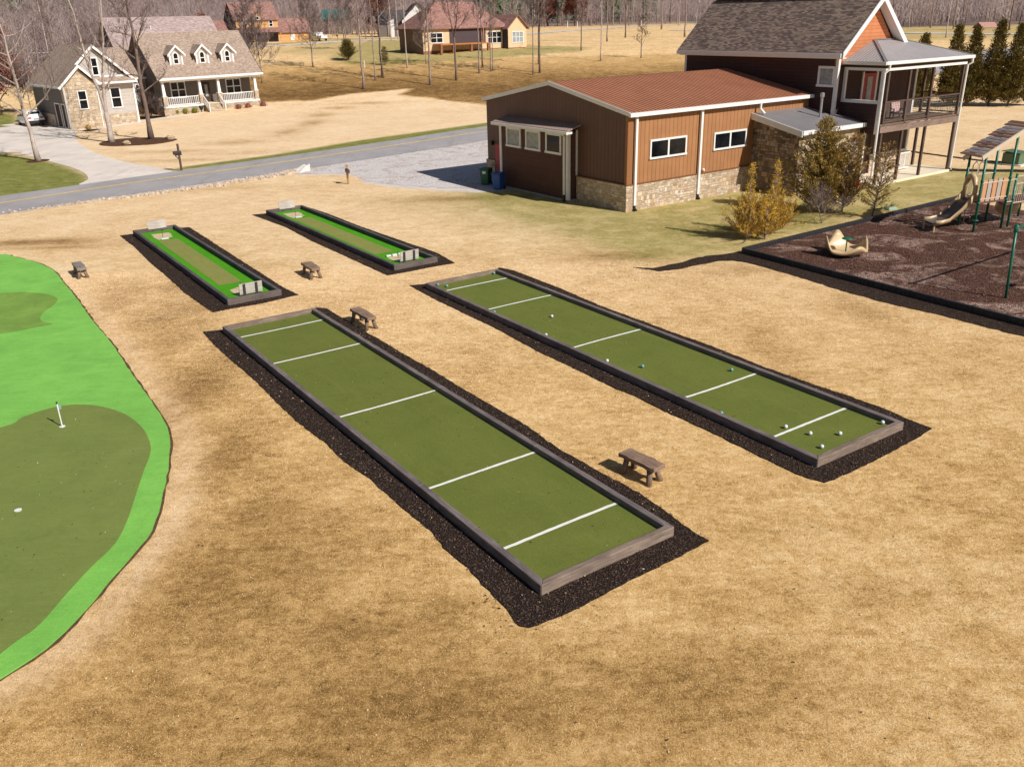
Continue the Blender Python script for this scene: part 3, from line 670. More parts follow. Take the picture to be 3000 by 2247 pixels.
IP = [(-26, 33.2), (-23, 34.5), (-20.82, 34.53), (-20.3, 34.62), (-19.27, 34.47), (-18.45, 34.02), (-17.99, 33.54), (-17.79, 32.92), (-17.71, 31.87), (-17.47, 31.07), (-17.14, 30.62), (-16.69, 30.38), (-17.1, 30.05), (-17.58, 29.68), (-17.94, 29.48), (-19, 29.2), (-24, 29)]
M['green_patch'] = m_turf('worn_putting_turf', (.185, .32, .055), .4, .02, .26)
sheet('putting_surface', rel(smooth_poly(IP, 4)), .052, M['green_patch'], g)
def cup(x, y, parent=None):
    b = MB(); b.lathe([(.075, .0), (.08, .012), (.06, .014), (.0, .01)], 20, (x, y, .052)); return b.build('hole_cup', M['white_plastic'], parent)
o = cup(0, 0); o.location = (-11.13, 17.07, .0); tag(o, 'small white hole cup without a flag, near the left edge of the photo', 'golf cup')
fl = empty('golf_flag', (-12.18, 21.46, 0), 0, 'short white flagstick standing in a hole at the edge of the olive putting surface', 'golf flag')
cup(0, 0, fl)
b = MB(); b.tube([(0, 0, .05), (0, 0, .72)], .017, 8); b.build('pole', M['white_plastic'], fl)
b = MB(); b.lathe([(.018, .722), (.024, .74), (.02, .78), (.0, .79)], 8); b.build('knob', M['brace'], fl)
b = MB(); b.prism([(.02, 0, .56), (.10, -.03, .58), (.115, -.03, .66), (.02, 0, .70)], (0, .006, 0)); b.build('flag', m_plain('pale_blue_cloth', (.5, .6, .7), .8), fl)

# short dormant grass standing near the camera: one mass of blades, thinning with distance
def grass_blades(n, seed):
    rs = np.random.RandomState(seed)
    Y = 7.0 + 30.5 * rs.random_sample(n * 2) ** 1.35; X = rs.uniform(-1, 1, n * 2) * (.62 * Y + 3.2)
    ok = np.ones(len(X), bool)
    for p in (MA, MBd, MC, MD, FR): ok &= sd_poly(X, Y, p) > .03
    ok &= ~((X > 7) & (sd_poly(X, Y, [(5, 36.5), (10, 38.6), (30, 30), (19, 24.4), (10, 37)]) < .1))
    X = X[ok][:n]; Y = Y[ok][:n]; n = len(X)
    k = .75 + Y / 22.0
    a = rs.uniform(0, 6.283, n); w_ = rs.uniform(.002, .0038, n) * k; h_ = rs.uniform(.010, .024, n) * k ** .5; ln = rs.uniform(.4, 1.5, n); la = rs.uniform(0, 6.283, n)
    V = np.empty((n, 3, 3), np.float32)
    V[:, 0] = np.stack([X - np.cos(a) * w_, Y - np.sin(a) * w_, np.full(n, -.002)], 1); V[:, 1] = np.stack([X + np.cos(a) * w_, Y + np.sin(a) * w_, np.full(n, -.002)], 1)
    V[:, 2] = np.stack([X + np.cos(la) * ln * h_, Y + np.sin(la) * ln * h_, h_], 1)
    me = bpy.data.meshes.new('lawn_grass'); me.vertices.add(3 * n); me.vertices.foreach_set('co', V.ravel())
    me.loops.add(3 * n); me.loops.foreach_set('vertex_index', np.arange(3 * n, dtype=np.int32)); me.polygons.add(n)
    me.polygons.foreach_set('loop_start', np.arange(0, 3 * n, 3, dtype=np.int32)); me.update(calc_edges=True); me.validate()
    at = me.color_attributes.new('tone', 'FLOAT_COLOR', 'POINT'); t = np.repeat(rs.random_sample(n), 3); c = np.ones((3 * n, 4), np.float32); c[:, 0] = t
    d = np.zeros(n)
    for q_ in DARK: d = np.maximum(d, q_[4] * gb(X, Y, *q_[:4]))
    c[:, 1] = np.repeat(d, 3); at.data.foreach_set('color', c.ravel())
    nn = NT('grass_blade'); at_ = nn.sep(nn.attr('tone').outputs['Vector']); P = nn.tc.outputs['Object']
    m1 = nn.noise(P, 1.1, 5, .68, .6); v = nn.math('ADD', nn.math('SUBTRACT', nn.math('MULTIPLY', at_[0], .66), .12), nn.math('ADD', nn.math('MULTIPLY', m1, .85), nn.math('MULTIPLY', nn.math('SUBTRACT', nn.noise(nn.map(P, (.7, 1.5, 1), (0, 0, -.3)), 3.2, 5, .78, .6), .47), 1.5))); v = nn.math('SUBTRACT', v, nn.math('MULTIPLY', at_[1], nn.math('ADD', .16, nn.math('MULTIPLY', m1, .6))))
    yy = nn.math('MULTIPLY', nn.math('SUBTRACT', nn.sep(P)[1], 14.0), .05, clamp=True)  # blades pale with distance as the ground colour does
    col = nn.mix(yy, nn.ramp(v, [(.2, (.13, .073, .02)), (.46, (.47, .285, .098)), (.72, (.80, .545, .255)), (1.0, (.98, .79, .50))]), nn.ramp(v, [(.2, (.33, .19, .086)), (.46, (.69, .465, .245)), (.70, (.91, .685, .435)), (.95, (1, .9, .7))]))
    me.materials.append(nn.done(col, .8, 0, .2))
    o = bpy.data.objects.new('lawn_grass', me); COL.objects.link(o); tag(o, kind='stuff')
grass_blades(800000, 7)

# ------------------------------------------------------------------ building helpers (building frame: s along the front, t to the back, z up)
M['white'] = m_plain('white_trim', (.78, .77, .76), .5, .05, 3)
M['glass'] = m_glass()
M['blind'] = m_plain('curtained_glass', (.30, .33, .34), .25, .3, 4)
def abox(b, ax, c0, c1, a0, a1, z0, z1):
    if ax == 't': b.box(a0, a1, min(c0, c1), max(c0, c1), z0, z1)
    else: b.box(min(c0, c1), max(c0, c1), a0, a1, z0, z1)
    return b
def window(root, ax, c, sg, a0, a1, z0, z1, cols=1, rows=1, fr=.09, mat=None, glass=None, name='window', mul=.05, split=None):
    """frame proud of the wall (outward sign sg), glazing bars, one pane sheet behind them as a child"""
    b = MB(); p = .06
    abox(b, ax, c, c + sg * p, a0, a1, z1 - fr, z1); abox(b, ax, c, c + sg * (p + .03), a0 - .03, a1 + .03, z0, z0 + fr)
    abox(b, ax, c, c + sg * p, a0, a0 + fr, z0 + fr, z1 - fr); abox(b, ax, c, c + sg * p, a1 - fr, a1, z0 + fr, z1 - fr)
    ia0, ia1, iz0, iz1 = a0 + fr, a1 - fr, z0 + fr, z1 - fr
    for i in range(1, cols):
        x = ia0 + (ia1 - ia0) * i / cols; abox(b, ax, c, c + sg * (p - .008), x - mul, x + mul, iz0, iz1)
    for i in range(1, rows):
        z = iz0 + (iz1 - iz0) * i / rows; abox(b, ax, c, c + sg * (p - .016), ia0, ia1, z - mul * .8, z + mul * .8)
    f = b.build(name, mat or M['white'], root)
    b = MB(); abox(b, ax, c, c + sg * .02, ia0, ia1, iz0, iz1); b.build('pane', glass or M['glass'], f)
    return f
def m_ribbed(name, c, pitch=.305, rough=.5, dark=.35, wid=.10, spec=.4):
    n = NT(name); u = n.sep(n.tc.outputs['UV']); o = n.tc.outputs['Object']
    fr = n.math('FRACT', n.math('DIVIDE', u[0], pitch))
    col = n.ramp(n.noise(o, .8, 5, .65), [(.3, sc(c, .88)), (.7, sc(c, 1.1))])
    sec = n.math('FRACT', n.math('DIVIDE', u[0], pitch * 3)); col = n.mix(n.ramp(sec, [(0, .14), (.33, .14), (.34, 0.0), (.66, .0), (.67, .07)], 'CONSTANT'), col, sc(c, .72))
    col = n.mix(n.ramp(fr, [(0, 1 - dark), (wid * .6, 1 - dark), (wid, 0.0), (.93, 0.0), (1, .4)]), col, sc(c, dark))
    h = n.ramp(fr, [(0, 0.0), (wid, 0.0), (wid + .05, 1.0), (.95, 1.0), (1.0, 0.0)])
    n.bump(h, .6, .02)
    return n.done(col, rough, 0, spec)
STONE = [(0, (.42, .27, .16)), (.2, (.70, .52, .33)), (.38, (.50, .38, .29)), (.52, (.82, .66, .46)), (.66, (.58, .38, .22)), (.8, (.74, .63, .53)), (1, (.88, .76, .60))]
M['stone'] = m_stone('stone_veneer', STONE, (.50, .43, .36), .85)
STONE_SHADE = [(0, (.12, .08, .06)), (.2, (.38, .26, .155)), (.38, (.16, .125, .105)), (.52, (.50, .38, .25)), (.66, (.22, .14, .09)), (.8, (.40, .34, .30)), (1, (.58, .48, .36))]
M['stone_shade'] = m_stone('stone_veneer_shaded', STONE_SHADE, (.17, .14, .125), 1.0)  # same veneer, the shaded side's darkness put into its colours
M['hall_wall'] = m_ribbed('brown_metal_cladding', (.39, .185, .082))
M['hall_roof'] = m_ribbed('rust_metal_roof', (.43, .18, .10), .305, .55, .5, .14)
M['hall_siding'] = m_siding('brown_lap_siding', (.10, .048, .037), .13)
M['grey_roof'] = m_ribbed('grey_metal_roof', (.36, .33, .335), .23, .45, .5, .2)
M['grey_flat'] = m_ribbed('grey_low_roof', (.215, .20, .21), .4, .5, .8, .06)
M['red'] = m_plain('red_paint', (.42, .035, .045), .5, .1, 4)
M['black_plastic'] = m_plain('black_plastic', (.02, .02, .022), .5)
M['galv'] = m_plain('galvanised_metal', (.45, .45, .45), .4, .1, 8, .6)
M['orange_siding'] = m_siding('orange_lap_siding', (.58, .22, .098), .20)
M['shade_dark_siding'] = m_siding('shade_darkened_lap_siding', (.062, .032, .03), .20)  # house siding with the shade of its sunless wall put into the colour
M['dark_board'] = m_ribbed('dark_board_and_batten', (.10, .062, .052), .35, .8, .5, .12, .2)
M['shingle'] = m_shingle('mixed_brown_shingles', (.10, .073, .07), (.175, .128, .115), (.32, .235, .185), .28, .10)
M['deck_wood'] = m_wood('deck_boards', (.22, .15, .11), (.12, .08, .06), 0)
M['wire'] = m_plain('dark_wire', (.16, .15, .15), .5, .05, 5, .5)
M['post_wood'] = m_wood('dark_post', (.115, .075, .06), (.06, .04, .035), 2)

HO = (6.45, 47.71, 0); HR = R(35)
# ---------------- metal hall
h = empty('metal_hall', HO, HR, 'long brown metal clad hall with rust red roof, white trim and stone base', 'building')
b = MB(); b.prism([(.05, 0, 0), (.05, 13.4, 0), (.05, 13.4, 5.1), (.05, 6.7, 6.33), (.05, 0, 5.1)], (14.945, 0, 0)); b.build('wall', M['hall_wall'], h)
M['hall_end_shade'] = m_ribbed('shaded_metal_cladding', (.13, .062, .042))  # same cladding, darkened in colour for the shade on this end
b = MB(); b.prism([(0, .04, 0), (0, 13.36, 0), (0, 13.36, 5.1), (0, 6.7, 6.31), (0, .04, 5.1)], (.046, 0, 0)); b.build('end_wall', M['hall_end_shade'], h)
b = MB()
for k in (1, -1):
    y0, y1 = (-.2, 6.7) if k == 1 else (13.6, 6.7)
    sl = (6.45 - 5.2) / 6.9
    b.prism([(-.1, y0, 5.16), (-.1, y1, 6.43), (-.1, y1, 6.48), (-.1, y0, 5.21)], (15.08, 0, 0))
    for i in range(50):
        s = .02 + i * .303
        b.prism([(s, y0, 5.212), (s, y1, 6.482), (s, y1, 6.507), (s, y0, 5.237)], (.05, 0, 0))
b.build('roof', M['hall_roof'], h)
b = MB(); b.prism([(-.15, -.25, 5.02), (-.15, 6.7, 6.3), (-.15, 13.65, 5.02), (-.15, 13.65, 5.24), (-.15, 6.7, 6.53), (-.15, -.25, 5.24)], (.05, 0, 0)); b.build('rake_trim', M['white'], h)
b = MB(); b.box(-.16, 16.3, -.36, -.205, 5.0, 5.2); b.build('gutter', M['white'], h)
b = MB(); b.box(-.1, 14.9, 13.605, 13.75, 5.0, 5.2); b.build('gutter', M['white'], h)
for s, y, zb in ((.5, -.12, .0), (5.45, -.12, .0)):
    b = MB(); b.box(s - .075, s + .075, y - .06, y + .06, .30, 5.02); d = b.build('downspout', M['white'], h)
    b = MB(); b.tube([(s, y, .31), (s, y, .14), (s - .02, y - .16, .05)], .085, 8); b.build('boot', M['black_plastic'], d)
b = MB(); b.box(-.012, .30, -.05, -.002, 1.45, 5.1); b.box(-.05, -.002, -.05, .14, 1.45, 5.1); b.build('corner_trim', m_plain('brown_trim', (.285, .125, .052), .5, .05), h)
b = MB()
b.add([(x, y, z) for z in (-.1, 1.42) for x, y in ((-.09, 4.15), (-.09, -.09), (9.9, -.09), (9.9, -.003), (-.003, -.003), (-.003, 4.15))], [(0, 1, 2, 3, 4, 5), (6, 7, 8, 9, 10, 11)] + [(i, (i + 1) % 6, 6 + (i + 1) % 6, 6 + i) for i in range(6)])
b.build('stone_base', M['stone'], h)
b = MB(); b.box(-.09, -.002, 12.46, 13.45, -.1, 1.42); b.build('stone_base', M['stone'], h)
b = MB(); b.box(-.12, -.003, -.13, 4.16, 1.42, 1.47); b.box(-.003, 9.9, -.13, -.004, 1.42, 1.47); b.build('ledge', m_plain('brown_ledge', (.2, .09, .04), .6), h)
window(h, 't', 0, -1, 1.62, 4.42, 2.64, 3.68, 2, 1, .1, mul=.06)
window(h, 't', 0, -1, 6.63, 9.40, 2.62, 3.62, 2, 1, .1, mul=.06)
b = MB(); b.lathe([(.0, 0), (.09, 0), (.09, .06), (.05, .12), (0, .12)], 10); o = b.build('vent_cap', M['white'], h); o.location = (5.88, -.02, 1.62); o.rotation_euler = (R(90), 0, 0)
# red service door on the shaded gable, and its lamp
b = MB(); b.box(-.06, -.002, 11.62, 12.42, .02, 2.5); d = b.build('door', M['red'], h)
b = MB(); b.ball((-.10, 12.3, 1.1), .04, 8, 6); b.build('handle', M['galv'], d)
b = MB(); b.box(-.2, -.003, 12.62, 12.88, 2.38, 2.62); b.build('wall_lamp', M['black_plastic'], h)
# lean-to bump-out with three high windows
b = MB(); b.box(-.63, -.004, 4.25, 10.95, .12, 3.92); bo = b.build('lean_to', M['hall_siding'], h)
b = MB(); b.box(-.61, -.01, 4.22, 10.97, -.1, .118); b.build('footing', m_plain('concrete_footing', (.42, .37, .31), .9), bo)
b = MB(); b.prism([(-1.0, 3.85, 3.98), (-.005, 3.85, 4.26), (-.005, 3.85, 4.32), (-1.0, 3.85, 4.04)], (0, 7.45, 0))
for i in range(37):
    y = 3.87 + i * .2; b.prism([(-1.0, y, 4.042), (-.006, y, 4.322), (-.006, y, 4.345), (-1.0, y, 4.065)], (0, .05, 0))
b.build('lean_to_roof', m_ribbed('brown_grey_roof', (.36, .26, .225), .2, .45, .5, .2), h)
b = MB(); b.box(-1.1, -1.003, 3.82, 11.32, 3.84, 4.0); b.box(-1.0, -.64, 3.82, 3.9, 3.86, 3.98); b.build('lean_to_gutter', M['white'], h)
for a0, a1 in ((8.76, 10.28), (6.82, 8.28), (4.83, 6.30)):
    window(h, 's', -.63, -1, a0, a1, 2.60, 3.77, 1, 1, .13, glass=M['blind'] if a0 > 5 else M['glass'])
for x0, x1, y0, y1, z0, z1 in ((-.70, -.632, 4.2, 4.38, .1, 3.9), (-.632, -.5, 4.19, 4.248, .1, 3.9), (-.70, -.632, 10.8, 11.0, .1, 3.85), (-.07, -.003, 4.16, 4.248, 1.45, 4.0)):
    b = MB(); b.box(x0, x1, y0, y1, z0, z1); b.build('corner_trim', M['white'], h)
b = MB(); b.box(-.80, -.715, 4.42, 4.52, .4, 3.7); b.bar((-.76, 4.47, 3.7), (-1.02, 4.6, 3.86), .08, .08); d = b.build('downspout', M['white'], h)
b = MB(); b.tube([(-.76, 4.47, .41), (-.76, 4.47, .0)], .08, 8); b.build('boot', M['black_plastic'], d)

# ---------------- two storey house with stone annex and porch
q = empty('two_storey_house', (HO[0] + 15.0 * math.cos(HR), HO[1] + 15.0 * math.sin(HR), 0), HR, 'tall brown sided house with shingled gable roof, stone annex and two level corner porch', 'house')
# frame here: s' = s - 15
X1 = 5.8; RZ = 10.5; RX = 2.9
def wallprism(name, m, x0, x1, y0, y1, z0, z1, par=q):
    b = MB(); b.box(x0, x1, y0, y1, z0, z1); return b.build(name, m, par)
b = MB(); b.box(0, X1, -1.8, 10.6, -.1, 7.45); b.build('wall', M['shade_dark_siding'], q)
b = MB(); b.prism([(0, -1.806, 6.9), (0, -1.806, 7.45), (RX, -1.806, RZ - .1), (X1, -1.806, 7.45), (X1, -1.806, 6.9)], (0, .3, 0)); b.build('gable', M['orange_siding'], q)
b = MB(); b.prism([(0, 10.3, 7.45), (RX, 10.3, RZ - .1), (X1, 10.3, 7.45)], (0, .3, 0)); b.build('gable', M['orange_siding'], q)
wallprism('wing_wall', M['dark_board'], X1 + .003, 8.4, -1.75, 3.0, -.1, 7.0)
b = MB()
for k in (1, -1):
    xe = -.45 if k == 1 else X1 + .45; ze = 7.48
    b.prism([(xe, -2.35, ze), (RX, -2.35, RZ + .05), (RX, -2.35, RZ + .2), (xe, -2.35, ze + .14)], (0, 13.3, 0))
b.build('roof', M['shingle'], q)
b = MB(); b.box(RX - .15, RX + .15, -2.2, 10.6, RZ + .16, RZ + .25); b.build('ridge_cap', m_plain('dark_ridge', (.03, .028, .028), .8), q)
b = MB()
for yy in (-2.42,):
    for k in (1, -1):
        xe = -.5 if k == 1 else X1 + .5
        b.prism([(xe, yy, 7.28), (RX, yy, RZ - .12), (RX, yy, RZ + .24), (xe, yy, 7.64)], (0, .065, 0))
b.build('rake_trim', M['white'], q)
b = MB()
for k in (1, -1):
    xe = -.4 if k == 1 else X1 + .4
    b.prism([(xe, -2.34, 7.36), (RX, -2.34, RZ - .05), (RX, -2.34, RZ + .02), (xe, -2.34, 7.43)], (0, .52, 0))
b.build('soffit', M['white'], q)
M['grey_trim'] = m_plain('shaded_white_trim', (.62, .60, .62), .6, .05)
b = MB(); b.box(-.60, -.452, -2.3, 10.9, 7.34, 7.58); b.box(-.5, -.006, -2.3, 10.7, 7.28, 7.335); b.build('gutter', M['white'], q)
for x0, x1, y0, y1, z0, z1 in ((-.04, -.003, 10.44, 10.62, -.1, 7.27), (-.04, -.003, -1.84, -1.66, 3.9, 7.27), (-.04, .14, -1.85, -1.843, 3.9, 7.27)):
    b = MB(); b.box(x0, x1, y0, y1, z0, z1); b.build('corner_trim', M['white'], q)
window(q, 's', 0, -1, -1.66, -.47, 5.66, 6.84, 1, 1, .14, glass=M['blind'])
# stone annex
b = MB(); b.prism([(-5.0, -.004, -.1), (-5.0, -3.35, -.1), (-5.0, -3.35, 3.62), (-5.0, -.004, 4.36)], (.36, 0, 0)); b.build('annex_side_wall', M['stone_shade'], q)
b = MB(); b.box(-4.64, 1.05, -3.35, -3.0, -.1, 3.55); b.box(.7, 1.05, -3.0, -1.81, -.1, 3.55); b.build('annex_front_wall', M['stone'], q)
b = MB(); b.prism([(-5.22, -.005, 4.40), (-5.22, -3.62, 3.66), (-5.22, -3.62, 3.72), (-5.22, -.005, 4.46)], (6.35, 0, 0)); b.build('annex_roof', M['grey_flat'], q)
b = MB(); b.prism([(-5.28, -.006, 4.12), (-5.28, -3.7, 3.40), (-5.28, -3.7, 3.72), (-5.28, -.006, 4.48)], (.055, 0, 0)); b.box(-5.22, 1.2, -3.76, -3.625, 3.5, 3.73); b.build('annex_fascia', M['white'], q)
b = MB(); b.box(.80, .93, -3.62, -3.5, .3, 3.5); d = b.build('downspout', M['white'], q)
b = MB(); b.tube([(.865, -3.56, .31), (.865, -3.56, .1), (.8, -3.7, .04)], .08, 8); b.build('boot', M['black_plastic'], d)
b = MB(); b.tube([(-1.35, -1.9, 3.9), (-1.35, -1.9, 5.25)], .075, 10); b.lathe([(.12, 5.2), (.13, 5.42), (.06, 5.46)], 10, (-1.35, -1.9, 0)); b.build('vent_pipe', M['galv'], q)
b = MB(); b.tube([(.1, -.42, 5.02), (.1, -.42, 4.75), (.25, -.6, 4.5)], .075, 8); b.build('downspout', M['white'], q)
b = MB(); b.tube([(-4.85, -.3, 5.0), (-4.85, -.3, 4.7), (-4.75, -.55, 4.42)], .075, 8); b.build('downspout', M['white'], q)
b = MB(); b.box(-2.7, -.9, -3.41, -3.352, 1.05, 2.15); d = b.build('annex_window', M['red'], q)
b = MB(); b.box(-2.55, -1.05, -3.43, -3.412, 1.18, 2.02); b.build('pane', M['glass'], d)
# porch
ex0, ex1, ey = .42, 9.75, -4.62
b = MB(); b.box(1.15, 9.65, -4.5, -1.806, -.1, .14); b.build('patio_slab', M['slab'], q)
b = MB(); b.box(1.0, 9.4, -4.42, -1.81, 3.52, 3.62); b.build('deck', M['deck_wood'], q)
b = MB(); b.box(.96, 9.45, -4.48, -4.425, 3.14, 3.5); b.box(9.405, 9.45, -4.42, -1.81, 3.14, 3.6); b.build('rim_beam', m_wood('rim_beam_wood', (.27, .19, .155), (.15, .10, .085), 0), q)
PX = [(1.28, -4.35), (3.45, -4.35), (5.95, -4.35), (9.3, -4.35)]
for i, (px, py) in enumerate(PX):
    b = MB(); b.box(px - .08, px + .08, py - .07, py + .07, .14, 6.62); b.build('post', M['post_wood'], q)
b = MB(); b.box(9.22, 9.38, -1.95, -1.81, .14, 6.6); b.build('post', M['post_wood'], q)
for x0, x1, nm in ((1.28, 3.45, 0), (3.45, 5.95, 0), (5.95, 9.3, 0)):
    b = MB(); b.box(x0 + .08, x1 - .08, -4.40, -4.31, 4.82, 4.90); b.box(x0 + .08, x1 - .08, -4.385, -4.325, 3.70, 3.78); rl = b.build('railing', M['post_wood'], q)
    b = MB(); k = max(2, int((x1 - x0) / .16))
    for i in range(k): xx = x0 + .1 + (x1 - x0 - .2) * i / (k - 1); b.box(xx - .006, xx + .006, -4.36, -4.35, 3.78, 4.82)
    for i in range(7): zz = 3.86 + i * .145; b.box(x0 + .08, x1 - .08, -4.349, -4.339, zz - .006, zz + .006)
    b.build('wire_mesh', M['wire'], rl)
b = MB(); b.box(9.26, 9.34, -4.27, -1.96, 4.82, 4.90); b.box(9.27, 9.33, -4.27, -1.96, 3.70, 3.78); rl = b.build('railing', M['post_wood'], q)
b = MB()
for i in range(15): yy = -4.2 + i * .158; b.box(9.295, 9.305, yy - .006, yy + .006, 3.78, 4.82)
for i in range(7): zz = 3.86 + i * .145; b.box(9.306, 9.316, -4.27, -1.96, zz - .006, zz + .006)
b.build('wire_mesh', M['wire'], rl)
b = MB(); b.box(.62, 9.45, -4.47, -4.28, 6.62, 6.78); b.box(.62, .80, -4.28, -1.806, 6.62, 6.78); b.box(.62, .80, -4.28, -1.806, 4.80, 4.98); b.box(.62, .80, -4.45, -4.29, 3.1, 6.62); b.box(.62, .76, -1.99, -1.81, 4.98, 6.62); b.build('porch_trim', M['white'], q)
b = MB(); b.box(.66, 9.42, -4.44, -4.30, 6.783, 7.0); b.box(.66, .78, -4.30, -1.807, 6.783, 7.0); b.box(.66, .78, -4.28, -1.808, 3.1, 4.797); b.build('porch_frieze', M['shade_dark_siding'], q)
A, Bc, Cc, Dd = (ex0, ey, 7.08), (ex1, ey, 7.08), (5.7, -1.9, 8.14), (3.2, -1.9, 8.14)
b = MB()
def hipface(pts): b.prism(pts, (0, 0, .06))
hipface([A, Bc, Cc, Dd]); hipface([(ex0, -1.81, 7.08), A, Dd, (3.2, -1.81, 8.14)]); hipface([Bc, (ex1, 2.9, 7.08), (5.81, 2.9, 8.14), Cc])
def ribs(p0, p1, q0, q1, n):
    for i in range(n + 1):
        f = i / n; a = Vector(p0).lerp(Vector(p1), f); c = Vector(q0).lerp(Vector(q1), f); b.bar(a + Vector((0, 0, .075)), c + Vector((0, 0, .075)), .035, .035)
for i in range(12):
    f = (i + .5) / 12; y = ey + f * (2.72); x1 = min(3.2, ex0 + (y - ey) * 1.02 + .02); zz = 7.08 + (x1 - ex0) / 2.78 * 1.06
    b.bar((ex0, y, 7.155), (x1, y, zz + .075), .04, .035)
b.build('porch_roof', M['grey_roof'], q)
b = MB(); b.bar((ex0, ey, 7.17), (3.2, -1.9, 8.23), .16, .05); b.bar((3.2, -1.9, 8.23), (5.7, -1.9, 8.23), .16, .05); b.bar((ex1, ey, 7.17), (5.7, -1.9, 8.23), .12, .04); b.build('hip_cap', M['grey_flat'], q)
b = MB(); b.box(ex0 - .02, ex1 + .02, ey - .12, ey - .003, 6.98, 7.15); b.box(ex0 - .12, ex0 - .003, ey - .1, -1.82, 6.98, 7.15); b.build('porch_gutter', M['white'], q)
b = MB(); b.box(ex0 + .05, ex1 - .05, ey, -4.48, 6.94, 6.98); b.box(ex0, ex0 + .23, -4.47, -1.83, 6.94, 6.98); b.build('porch_soffit', M['white'], q)
for px, pts in ((1.0, [(.75, ey - .06, 7.0), (.75, ey - .06, 6.72), (.55, -4.56, 6.5), (.56, -4.56, .1)]), (9.5, [(9.62, ey - .06, 7.0), (9.62, ey - .06, 6.7), (9.48, -4.5, 6.55), (9.44, -4.46, .1)])):
    b = MB(); b.tube(pts, .07, 8); d = b.build('downspout', M['white'], q)
    b = MB(); p = pts[-1]; b.tube([(p[0], p[1], .22), (p[0], p[1], .05), (p[0] + .1, p[1] - .15, .02)], .085, 8); b.build('boot', M['black_plastic'], d)
# doors and trim behind the porch
b = MB(); b.box(2.65, 3.9, -1.87, -1.807, 3.63, 6.3); d = b.build('door', M['red'], q)
b = MB(); b.box(2.98, 3.5, -1.90, -1.873, 3.9, 6.1); b.build('pane', M['blind'], d)
for x0, x1, y0, y1, z0, z1 in ((2.5, 2.64, -1.88, -1.807, 3.63, 6.42), (3.91, 4.1, -1.88, -1.807, 3.63, 6.42), (4.45, 4.6, -1.86, -1.831, 3.63, 6.6), (8.24, 8.42, -1.87, -1.752, .14, 7.0)):
    b = MB(); b.box(x0, x1, y0, y1, z0, z1); b.build('door_trim', M['white'], q)
b = MB(); b.box(4.2, 8.2, -1.83, -1.808, .9, 7.0); b.build('porch_wall', M['dark_board'], q)
b = MB(); b.box(4.3, 8.25, -1.92, -1.835, -.1, 1.25); b.build('stone_base', M['stone'], q)
b = MB(); b.box(4.25, 8.3, -1.96, -1.835, 1.25, 1.33); b.build('ledge', M['white'], q)
b = MB(); b.box(1.9, 2.75, -1.88, -1.807, .14, 2.35); b.build('door', M['red'], q)
# wing gate of slim pickets on the patio
g = MB()
for i in range(9): x = 6.6 + i * .13; g.box(x - .018, x + .018, -2.6, -2.57, .2, 1.25)
g.box(6.55, 7.7, -2.62, -2.55, 1.2, 1.27); g.box(6.55, 7.7, -2.61, -2.56, .24, .3); g.build('picket_gate', M['white'], q)

# rocking chairs on the porch deck
M['cushion'] = m_plain('pale_pink_cushion', (.62, .42, .40), .9, .12, 6)
M['wicker'] = m_plain('dark_wicker', (.05, .042, .04), .8, .4, 30)
def chair(s, t, rz, label):
    p = Vector((s - 15 + 15, t, 3.62)); e = Vector((math.cos(HR), math.sin(HR), 0)); f = Vector((-math.sin(HR), math.cos(HR), 0))
    loc = Vector(HO) + e * s + f * t + Vector((0, 0, 3.62))
    c = empty('porch_chair', loc, HR + rz, label, 'chair', 'cushioned chairs on the upper porch')
    b = MB(); b.box(-.3, .3, -.3, .3, .28, .36); b.build('seat', M['wicker'], c)
    b = MB(); b.prism([(-.3, .26, .36), (.3, .26, .36), (.3, .44, 1.0), (-.3, .44, 1.0)], (0, .05, 0)); b.build('backrest', M['wicker'], c)
    b = MB(); b.box(-.27, .27, -.28, .24, .362, .46); b.build('cushion', M['cushion'], c, bevel=.03)
    b = MB(); b.prism([(-.26, .20, .46), (.26, .20, .46), (.26, .36, .98), (-.26, .36, .98)], (0, .06, 0)); b.build('cushion', M['cushion'], c)
    for sx in (-1, 1):
        b = MB(); b.box(sx * .33 - .04, sx * .33 + .04, -.3, .28, .56, .61); b.build('armrest', M['wicker'], c)
        for sy in (-.26, .24):
            b = MB(); b.box(sx * .30 - .03, sx * .30 + .03, sy - .03, sy + .03, 0, .56); b.build('leg', M['wicker'], c)
chair(17.6, -3.3, R(40), 'pink cushioned dark chair on the upper porch, left of the second post')
chair(19.5, -3.2, R(-35), 'pink cushioned dark chair further right on the upper porch')

# ------------------------------------------------------------------ house across the road
M['tan_shingle'] = m_shingle('tan_shingles', (.285, .21, .165), (.35, .265, .21), (.42, .325, .265), .22, .13)
M['taupe'] = m_siding('taupe_lap_siding', (.52, .48, .445), .16)
M['shade_dark_taupe'] = m_siding('shade_darkened_taupe_siding', (.17, .145, .135), .16)  # taupe with shade put into its colour; also serves dark far walls
M['ledgestone'] = m_stone('tan_ledgestone', [(0, (.42, .31, .20)), (.25, (.60, .47, .33)), (.5, (.72, .58, .42)), (.7, (.52, .41, .30)), (1, (.80, .68, .54))], (.50, .40, .30), 1.2)
M['brown_door'] = m_wood('brown_door', (.085, .05, .035), (.05, .03, .022), 2)
O1 = (-45.93, 96.11, 0); R1 = R(43.1)
a = empty('cottage_house', O1, R1, 'taupe and stone cottage with tan shingle roof, three dormers and white railed porch', 'house')
def prism_t(name, m, prof, t0, t1, par=a):
    """profile in (s, z), extruded along t"""
    b = MB(); b.prism([(s, t0, z) for s, z in prof], (0, t1 - t0, 0)); return b.build(name, m, par)
def prism_s(name, m, prof, s0, s1, par=a):
    b = MB(); b.prism([(s0, t, z) for t, z in prof], (s1 - s0, 0, 0)); return b.build(name, m, par)
